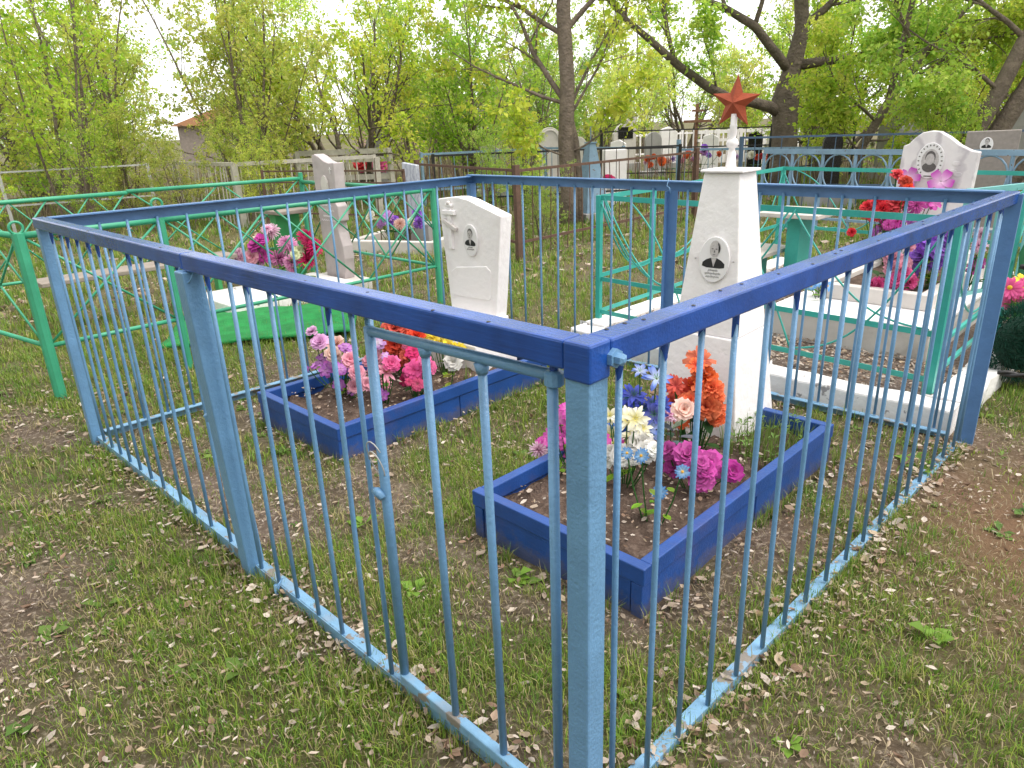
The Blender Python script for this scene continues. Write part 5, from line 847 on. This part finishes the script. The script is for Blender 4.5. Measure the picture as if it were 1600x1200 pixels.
# ------------------------------------------------------------ trees
LEAFC = np.array([(0.48, 0.58, 0.075), (0.40, 0.54, 0.06), (0.58, 0.64, 0.10), (0.30, 0.46, 0.05), (0.54, 0.56, 0.10), (0.43, 0.56, 0.065)])
def leaf_mesh(pts, k, L, spread, tint=1.0, droop=0.55, cols=LEAFC):
    P = np.repeat(np.array(pts), 2*k+2, 0); k = 2*k+2; n = len(P); P = P + nrg.normal(0, spread, (n, 3))*np.repeat(nrg.uniform(0.5, 1.3, (len(pts), 1)), k, 0)
    az = nrg.uniform(0, 6.283, n); el = nrg.normal(-droop, 0.45, n); d = np.stack([np.cos(az)*np.cos(el), np.sin(az)*np.cos(el), np.sin(el)], 1)
    r = nrg.normal(0, 1, (n, 3)); s = np.cross(d, r); s /= np.linalg.norm(s, axis=1)[:, None]+1e-9; nn = np.cross(s, d)
    l = (L*nrg.lognormal(0, 0.28, n))[:, None]; w = l*0.30
    V = np.stack([P, P+d*l*0.45+s*w+nn*l*0.10, P+d*l, P+d*l*0.45-s*w+nn*l*0.10], 1).reshape(-1, 3); o = np.arange(n)*4
    F = np.stack([o, o+1, o+2, o+3], 1)
    base = cols[nrg.integers(0, len(cols), len(pts))]; C = np.repeat(base, k, 0)*nrg.uniform(0.78, 1.22, (n, 1))*np.array(tint)
    return V, F, np.repeat(C, 4, 0)
class Tree:
    def __init__(s, seed): s.r = random.Random(seed); s.wood = MB(); s.lp = []; s.twig = MB()
    def path(s, p, d, L, n, wob, up):
        pts = [p.copy()]; d = d.normalized()
        for i in range(n):
            d = (d + Vector((s.r.gauss(0, wob), s.r.gauss(0, wob), s.r.gauss(0, wob)+up))).normalized(); p = p + d*(L/n); pts.append(p.copy())
        return pts
    def grow(s, p, d, L, r, lvl, spec):
        sp = spec[lvl]; n = sp.get('seg', 5); pts = s.path(p, d, L, n, sp.get('wob', 0.12), sp.get('up', 0.03)); last = lvl == len(spec)-1
        rs = [max(0.0025, r*(1-sp.get('taper', 0.75)*i/n)) for i in range(n+1)]
        (s.wood if lvl < 2 else s.twig).tube(pts, rs, (8, 6, 4, 3)[min(lvl, 3)], cap=False)
        s.leaf_on(pts, sp.get('leaf', 0), sp.get('lfrom', 0.2))
        if last: return
        k = sp['n']; f0 = sp.get('from', 0.3)
        for i in range(k):
            t = f0+(1-f0)*(i+s.r.random())/k; j = min(n-1, int(t*n)); q = pts[j].lerp(pts[j+1], t*n-j); dd = (pts[j+1]-pts[j]).normalized()
            ax = dd.orthogonal().normalized(); ax.rotate(Matrix.Rotation(s.r.random()*6.283, 3, dd)); e = dd.copy(); e.rotate(Matrix.Rotation(sp.get('ang', 0.8)*s.r.uniform(0.6, 1.3), 3, ax))
            s.grow(q, e, L*sp.get('ratio', 0.5)*(1.15-0.6*t)*s.r.uniform(0.75, 1.2), max(0.003, rs[j]*sp.get('rr', 0.55)), lvl+1, spec)
    def leaf_on(s, pts, k, f0):
        n = len(pts)-1; k = int(k*0.42 + s.r.random())
        for i in range(k):
            t = f0+(1-f0)*s.r.random(); j = min(n-1, int(t*n)); s.lp.append(tuple(pts[j].lerp(pts[j+1], t*n-j)))
    def build(s, name, label, loc, k, L, spread, bark, tint=1.0, group=None, droop=0.55, cols=LEAFC):
        t = thing(name, label, 'tree' if 'tree' in name else 'bush', loc=loc, rz=0.0, group=group)
        s.wood.build('trunk', bark, t, smooth=True)
        if s.twig.v: s.twig.build('twigs', M_TWIG, t, smooth=True)['kind'] = 'stuff'
        V, F, C = leaf_mesh(s.lp, k, L, spread, tint, droop, cols); obj('crown', np_mesh('crown', V, F, M_LEAF, C), t); return t
def place(proto, label, x, y, sc, rz, z=0.0, sz=None):
    t = copy_tree(proto); t.location = (x, y, z); t.rotation_euler = (0, 0, rz); t.scale = (sc, sc, sz or sc); t['label'] = label; return t
V3 = Vector
GRP = 'trees and bushes behind the graves'
# slender multi-stem maple
def clump(seed, stems, H, spread, leaf, name, label, loc, tint=1.0, k=4, L=0.066):
    T = Tree(seed)
    for i in range(stems):
        a = T.r.random()*6.283; q = T.r.random()**0.5; d = V3((math.cos(a)*spread*q, math.sin(a)*spread*q, 1))
        T.grow(V3((math.cos(a)*0.25*q, math.sin(a)*0.25*q, -0.05)), d, H*T.r.uniform(0.7, 1.1), T.r.uniform(0.02, 0.045), 0,
               [dict(seg=8, wob=0.06, up=0.03, n=13, ratio=0.26, ang=0.85, rr=0.4, **{'from': 0.12}, taper=0.85, leaf=8, lfrom=0.5), dict(seg=4, wob=0.12, up=0.05, n=4, ratio=0.5, ang=0.7, rr=0.5, leaf=leaf), dict(seg=3, wob=0.15, up=0.0, leaf=leaf)])
    return T.build(name, label, loc, k, L, 0.075, M_BARK, tint, GRP)
cA = clump(1, 6, 5.6, 0.28, 5, 'maple_tree', 'slender multi-stem young maple nearest the left edge', (-7.4, 12.6, 0))
cB = clump(2, 8, 4.8, 0.42, 5, 'maple_tree', 'bushy young maple behind the pale picket fence', (-4.9, 14.6, 0))
cC = clump(3, 12, 4.2, 0.30, 3, 'upright_bush', 'dense upright many-stemmed bush behind the white headstone', (-0.75, 17.2, 0), (0.72, 0.88, 0.8), 3, 0.08)
# spreading dark-stemmed bush
T = Tree(5)
for a, L, el in ((0.2, 3.6, 0.9), (1.2, 3.2, 1.1), (2.3, 3.4, 1.0), (3.0, 3.8, 0.75), (4.2, 3.0, 1.0), (5.2, 3.4, 0.9), (2.7, 3.6, 1.25), (0.7, 3.6, 1.25)):
    T.grow(V3((0.15*math.cos(a), 0.15*math.sin(a), -0.05)), V3((math.cos(a)*math.cos(el), math.sin(a)*math.cos(el), math.sin(el))), L*1.05, 0.07, 0,
           [dict(seg=7, wob=0.10, up=0.05, n=11, ratio=0.42, ang=0.75, rr=0.45, **{'from': 0.2}, taper=0.8, leaf=4, lfrom=0.6), dict(seg=4, wob=0.14, up=0.04, n=5, ratio=0.45, ang=0.7, rr=0.5, leaf=5), dict(seg=3, wob=0.15, leaf=5)])
bS = T.build('spreading_bush', 'wide spreading bush with dark forked stems behind the pink-grey headstone', (-3.2, 15.8, 0), 5, 0.068, 0.085, M_BARKD, 1.0, GRP)
# twiggy half-bare thicket
T = Tree(6)
for i in range(26):
    a = T.r.random()*6.283; q = T.r.random()
    T.grow(V3((math.cos(a)*1.4*q, math.sin(a)*0.9*q, -0.05)), V3((math.cos(a)*0.4*q, math.sin(a)*0.4*q, 1)), T.r.uniform(2.0, 3.6), 0.02, 0, [dict(seg=6, wob=0.09, up=0.02, n=8, ratio=0.32, ang=0.6, rr=0.5, **{'from': 0.15}, leaf=3), dict(seg=4, wob=0.14, up=0.02, n=3, ratio=0.5, ang=0.6, leaf=2), dict(seg=3, wob=0.15, leaf=2)])
tH = T.build('thicket', 'twiggy half-bare thicket behind the far headstones', (4.0, 29, 0), 4, 0.10, 0.08, M_TWIG, (1.05, 1.0, 1.0), GRP)
tH['category'] = 'bush'
# near single trunk
T = Tree(8)
tr = [V3(p) for p in ((0, 0, -0.1), (0.01, 0, 0.5), (-0.03, 0, 1.2), (0.0, 0, 2.0), (-0.05, 0.02, 2.9), (-0.02, 0, 4.0), (0.1, 0, 5.2), (0.15, 0.1, 6.6))]
T.wood.tube(tr, [0.16, 0.125, 0.115, 0.105, 0.10, 0.08, 0.055, 0.02], 12); T.wood.tube([V3((0.14, 0.12, -0.1)), V3((0.16, 0.1, 0.6)), V3((0.10, 0.06, 1.2)), V3((0.02, 0.02, 1.6))], [0.10, 0.075, 0.07, 0.05], 8)
SPB = [dict(seg=6, wob=0.10, up=0.04, n=9, ratio=0.40, ang=0.75, rr=0.5, **{'from': 0.2}, taper=0.85, leaf=2, lfrom=0.5), dict(seg=4, wob=0.14, up=-0.02, n=4, ratio=0.5, ang=0.7, rr=0.5, leaf=5), dict(seg=3, wob=0.15, up=-0.03, leaf=4)]
for z, d, L, r in ((1.72, (-1, -0.1, 0.15), 2.2, 0.028), (1.70, (-0.7, 0.2, 1.0), 2.6, 0.045), (1.5, (0.55, 0.0, 0.8), 2.4, 0.022), (1.05, (0.8, -0.2, 0.35), 1.5, 0.018), (1.0, (-0.7, -0.3, 0.4), 1.3, 0.016), (1.6, (0.45, 0.2, 1.0), 2.6, 0.024), (2.6, (-0.8, 0.3, 0.6), 2.4, 0.04), (2.7, (0.8, -0.2, 0.7), 2.4, 0.04), (3.3, (-0.6, -0.5, 0.7), 2.2, 0.035), (3.6, (0.5, 0.6, 0.8), 2.2, 0.035), (4.4, (-0.7, 0.1, 0.8), 2.0, 0.03), (4.6, (0.7, -0.1, 0.8), 2.0, 0.03), (5.3, (0.0, 0.6, 1), 1.6, 0.025)):
    T.grow(V3((0, 0, z)), V3(d), L, r, 0, SPB)
tN = T.build('maple_tree', 'near maple with straight grey-brown trunk behind the blue fence', (0.95, 11.02, 0), 3, 0.075, 0.07, M_BARK, 1.0, GRP)
# big dark trunk with long low limb
T = Tree(9); O = V3((5.65, 15.0, 0)); w = lambda x, z, y=15.0: V3((x, y, z))-O
T.wood.tube([w(5.72, -0.2), w(5.66, 0.6), w(5.62, 1.2), w(5.58, 1.75), w(5.66, 2.3), w(5.78, 3.0), w(5.6, 4.2), w(5.9, 5.6), w(6.1, 7.0)], [0.33, 0.26, 0.24, 0.26, 0.17, 0.14, 0.11, 0.07, 0.03], 14)
T.wood.tube([w(5.6, 1.45), w(5.25, 1.62, 14.9), w(4.85, 1.72, 14.8), w(4.48, 1.75, 14.7), w(3.95, 2.0, 14.6), w(3.35, 2.38, 14.5), w(2.75, 2.85, 14.4), w(2.3, 3.2, 14.4), w(1.8, 3.7, 14.3), w(1.3, 4.4, 14.3)], [0.125, 0.105, 0.098, 0.09, 0.085, 0.075, 0.06, 0.052, 0.04, 0.02], 10)
T.wood.tube([w(5.66, 2.2), w(5.3, 2.55, 14.9), w(4.8, 3.05, 14.8), w(4.2, 3.35, 14.7), w(3.4, 3.62, 14.6), w(2.6, 3.9, 14.5), w(1.9, 4.4, 14.4)], [0.10, 0.09, 0.08, 0.065, 0.055, 0.04, 0.02], 10)
T.wood.tube([w(5.7, 2.35), w(6.4, 2.42, 14.6), w(7.3, 2.5, 14.3), w(8.2, 2.5, 14.0), w(9.2, 2.75, 13.9)], [0.10, 0.075, 0.065, 0.055, 0.03], 8)
SPC = [dict(seg=6, wob=0.10, up=0.02, n=9, ratio=0.42, ang=0.75, rr=0.5, **{'from': 0.15}, taper=0.85, leaf=2, lfrom=0.5), dict(seg=4, wob=0.14, up=-0.05, n=5, ratio=0.5, ang=0.7, rr=0.5, leaf=6), dict(seg=3, wob=0.15, up=-0.06, leaf=6)]
for x, z, y, d, L, r in ((3.3, 2.4, 14.5, (-0.35, 0, 1), 2.2, 0.05), (2.3, 3.2, 14.4, (0.2, -0.3, 1), 1.8, 0.03), (4.1, 1.95, 14.6, (-0.2, -0.4, 0.9), 1.5, 0.025), (1.8, 3.7, 14.3, (-0.8, -0.2, 0.4), 1.8, 0.03), (4.8, 3.05, 14.8, (0.1, -0.4, 1), 2.4, 0.05), (3.4, 3.62, 14.6, (-0.5, -0.3, 0.3), 2.0, 0.035), (2.6, 3.9, 14.5, (-0.6, 0.4, 0.2), 2.0, 0.03), (4.2, 3.35, 14.7, (-0.2, 0.3, 0.8), 2.2, 0.04), (5.75, 3.0, 15, (0.8, -0.3, 0.9), 3.0, 0.08), (5.65, 3.6, 15, (-0.8, -0.2, 0.8), 2.8, 0.08), (5.6, 4.4, 15, (0.6, 0.6, 0.8), 2.8, 0.07), (5.75, 5.0, 15, (-0.5, 0.5, 0.9), 2.6, 0.06), (5.9, 5.8, 15, (0.7, -0.2, 0.8), 2.2, 0.05), (6.4, 2.42, 14.6, (0.2, -0.5, -0.1), 1.4, 0.025), (7.3, 2.5, 14.3, (0.3, 0.1, 1), 1.8, 0.04), (8.2, 2.5, 14.0, (0.3, -0.4, 0.0), 1.6, 0.03), (7.0, 2.5, 14.4, (0.2, -0.7, 0.2), 1.6, 0.03)):
    T.grow(w(x, z, y), V3(d), L, r, 0, SPC)
T.build('old_tree', 'big old tree with dark trunk and long low limb behind the star', tuple(O), 5, 0.07, 0.09, M_BARKD, (1.0, 1.0, 1.0), GRP)
# leaning trunks on the right
T = Tree(12); O = V3((7.3, 11.5, 0)); w = lambda x, z, y=11.5: V3((x, y, z))-O
for pts, rs in (([w(7.1, -0.1), w(7.15, 0.9), w(7.5, 1.7), w(7.75, 2.4), w(8.3, 3.3), w(8.9, 4.6), w(9.2, 6.0)], [0.17, 0.14, 0.12, 0.11, 0.09, 0.07, 0.03]),
                ([w(7.3, -0.1), w(7.5, 0.9), w(7.95, 1.8), w(8.15, 2.4), w(8.7, 3.5), w(9.4, 5.0)], [0.18, 0.15, 0.13, 0.12, 0.10, 0.04]),
                ([w(7.9, 1.75), w(8.35, 2.1), w(8.9, 2.6), w(9.8, 3.2)], [0.10, 0.085, 0.07, 0.03]),
                ([w(7.5, -0.1, 11.3), w(8.0, 0.8, 11.2), w(8.6, 1.35, 11.1), w(9.4, 2.4, 11.0), w(10.0, 3.6, 11.0)], [0.14, 0.13, 0.12, 0.09, 0.04])): T.wood.tube(pts, rs, 10)
for x, z, y, d, L, r in ((7.5, 1.7, 11.5, (-0.8, -0.2, 0.6), 2.2, 0.035), (7.75, 2.4, 11.5, (-0.7, 0.3, 0.8), 2.4, 0.045), (8.3, 3.3, 11.5, (-0.8, -0.4, 0.5), 2.6, 0.05), (8.9, 4.6, 11.5, (-0.7, -0.3, 0.6), 2.4, 0.04), (8.7, 3.5, 11.5, (-0.5, -0.7, 0.2), 2.4, 0.04), (9.4, 5.0, 11.5, (-0.6, 0.2, 0.7), 2.4, 0.04), (7.2, 1.2, 11.5, (-0.8, -0.1, 0.3), 1.5, 0.02), (8.9, 2.6, 11.5, (0, -0.9, 0.3), 1.8, 0.03), (8.6, 1.4, 11.1, (0.0, -0.8, 0.5), 1.4, 0.02), (9.2, 2.2, 11, (-0.2, -0.8, 0.5), 1.8, 0.03)):
    T.grow(w(x, z, y), V3(d), L, r, 0, SPC)
rL = T.build('leaning_tree', 'group of brown trunks leaning right behind the marble headstone', tuple(O), 5, 0.07, 0.09, M_BARK, (0.92, 1.0, 0.9), GRP)
T = Tree(14)
for pts, rs in (([V3((0, 0, -0.1)), V3((0.1, 0, 0.9)), V3((0.5, 0, 1.7)), V3((1.0, 0, 2.4)), V3((1.7, 0, 3.2)), V3((2.4, 0, 4.4))], [0.09, 0.08, 0.075, 0.06, 0.045, 0.02]), ([V3((0.45, 0, 1.6)), V3((0.6, 0.1, 2.4)), V3((0.7, 0.1, 3.4)), V3((0.9, 0, 4.6))], [0.06, 0.055, 0.04, 0.015])): T.wood.tube(pts, rs, 8)
for x, z, d, L, r in ((0.3, 1.3, (-0.8, -0.3, 0.6), 2.0, 0.03), (0.6, 1.9, (0.7, -0.6, 0.3), 2.0, 0.03), (0.65, 2.6, (-0.8, -0.2, 0.7), 2.2, 0.035), (1.0, 2.4, (0.5, -0.8, 0.2), 1.8, 0.03), (1.7, 3.2, (-0.2, -0.8, 0.5), 1.8, 0.03), (0.7, 3.4, (0.5, 0.5, 0.7), 1.8, 0.03), (0.2, 1.0, (0.7, -0.6, 0.2), 1.5, 0.02), (0.1, 0.8, (-0.8, -0.4, 0.4), 1.4, 0.02), (2.0, 3.8, (0.6, -0.5, 0.5), 1.6, 0.03)):
    T.grow(V3((x, 0, z)), V3(d), L, r, 0, SPC)
T.build('leaning_tree', 'thin forked maple leaning right between the old tree and the leaning group', (6.1, 12.9, 0), 5, 0.07, 0.085, M_BARK, (1.0, 1.0, 0.95), GRP)
# copies that fill the belt of trees
for proto, label, x, y, sc, rz in (
    (cB, 'leafy maple filling the far left corner', -10.0, 13.6, 1.0, 1.0), (cA, 'tall slender maple between the left corner and the picket fence', -8.6, 16.4, 1.15, 4.0),
    (cA, 'thin upright maple left of the spreading bush', -5.3, 18.0, 1.0, 0.7), (cB, 'leafy maple right behind the spreading bush', -2.4, 20.5, 1.0, 3.6), (cA, 'pale slender maple between the upright bush and the near trunk', 0.6, 21.5, 0.9, 5.1),
    (bS, 'wide leafy bush far left behind the slender maples', -11.5, 18.5, 1.1, 2.0), (bS, 'wide leafy bush behind the old tree', 8.0, 18.6, 1.0, 1.1), (bS, 'wide leafy bush behind the leaning trunks', 11.0, 16.0, 1.05, 4.4),
    (cB, 'leafy maple behind the black stele', 6.9, 16.0, 0.85, 5.2), (cB, 'leafy maple filling the right edge', 12.2, 13.4, 1.0, 0.3), (cC, 'upright bush far behind the round-topped headstone', 1.8, 27.0, 1.1, 2.0),
    (tH, 'bare thicket right of the rusty cross', 9.5, 30.5, 1.1, 1.0), (tH, 'bare thicket behind the round-topped headstone', 0.0, 31.0, 1.1, 3.0), (tH, 'bare thicket behind the bushy left maples', -7.5, 24.0, 1.0, 2.0),
    (cA, 'tall maple far behind the white picket fence', 6.2, 33.0, 1.3, 1.4), (cA, 'tall maple far behind the old tree', 12.5, 31.0, 1.3, 3.3), (cB, 'far bushy maple behind the rusty cross', 4.6, 36.0, 1.25, 0.4), (bS, 'far wide bush behind the long white picket fence', 9.0, 37.0, 1.3, 2.9), (tH, 'bare thicket behind the small blue-grey stele', -1.8, 25.0, 0.9, 4.0),
    (cB, 'bushy maple hiding the pinkish house', -3.9, 23.0, 1.0, 0.9), (cB, 'leafy maple between the old tree and the leaning trunks', 8.9, 15.2, 0.9, 2.8),
    (bS, 'far wide bush at the left behind the shed', -14.0, 26.0, 1.3, 5.0), (cB, 'far maple between the shed and the house', -9.0, 27.0, 1.3, 1.8), (bS, 'far wide bush right of the house', 1.0, 40.0, 1.3, 0.5), (bS, 'far wide bush in the right background', 15.0, 22.0, 1.2, 0.2), (cB, 'far maple in the right background', 13.0, 19.0, 1.1, 2.5)):
    place(proto, label, x, y, sc, rz)
for i, (label, x, y, sc) in enumerate((('low leafy sapling before the grey pipe fence', -8.9, 11.4, 0.34), ('low leafy sapling at the left edge by the grey pipe fence', -7.6, 10.2, 0.30), ('low leafy sapling at the corner of the grey pipe fence', -6.5, 11.9, 0.36), ('low leafy sapling before the pale picket fence', -5.3, 12.2, 0.32), ('low leafy sapling left of the pink-grey headstone', -4.0, 12.0, 0.28), ('sapling between the pipe and picket fences', -6.9, 13.6, 0.42), ('sapling inside the pale picket fence', -4.6, 13.2, 0.36), ('small sapling by the rusty iron fence', 0.45, 9.6, 0.20), ('sapling beside the round-topped headstone', 0.3, 14.5, 0.34), ('sapling left of the blue-grey steel obelisk', -0.2, 12.9, 0.30), ('sapling behind the ornate ringed fence', 6.6, 11.0, 0.36), ('sapling left of the shed', -9.4, 14.8, 0.45))):
    place(cB if i % 2 else cA, label, x, y, sc, i*1.3)
# unseen trees and bushes added around the viewer to cut light from the sides
for proto, label, x, y, sc, rz in ((bS, 'unseen wide bush added for shade behind the viewer on the left', -7.5, 1.0, 1.2, 0.4), (cB, 'unseen maple added for shade behind the viewer on the left', -6.0, -3.5, 1.3, 1.0), (bS, 'unseen wide bush added for shade straight behind the viewer', -1.5, -7.0, 1.3, 2.4), (cB, 'unseen maple added for shade straight behind the viewer', -3.8, -5.6, 1.3, 3.0), (cB, 'unseen maple added for shade on the left outside the view', -10.5, 6.0, 1.2, 2.0), (cA, 'unseen slender maple added for shade behind the viewer, left side', -8.5, -1.5, 1.3, 0.2), (bS, 'unseen wide bush added for shade behind the viewer on the right', 3.5, -8.0, 1.2, 4.4), (bS, 'unseen wide bush added for shade on the right outside the view', 10.5, 5.0, 1.1, 1.3), (cB, 'unseen maple added for shade behind the viewer on the far right', 8.5, -6.0, 1.1, 1.3)):
    place(proto, label, x, y, sc, rz)
# dry brush and undergrowth below the trees
bp = []
n = 9000; x = nrg.uniform(-13, 13, n); y = nrg.uniform(11.5, 26, n); keep = (x < -0.9) | (y > 19) | (x > 6.2); keep &= NL.fbm(x, y, 0.5, 3) > 0.44; x, y = x[keep], y[keep]; n = len(x)
bp.append(blades(x, y, nrg.uniform(0.25, 0.95, n), nrg.uniform(0.004, 0.009, n), nrg.uniform(0.05, 0.6, n), nrg.uniform(0, 6.283, n), np.array([0.30, 0.23, 0.16])*nrg.uniform(0.55, 1.2, (n, 1)), np.zeros(n)))
b_ = join(bp); tag(obj('dry_brush', np_mesh('dry_brush', b_[0], b_[1], M_GRASS, b_[2])), 'dry brown stalks and brush under the trees', 'brush', None, 'stuff')
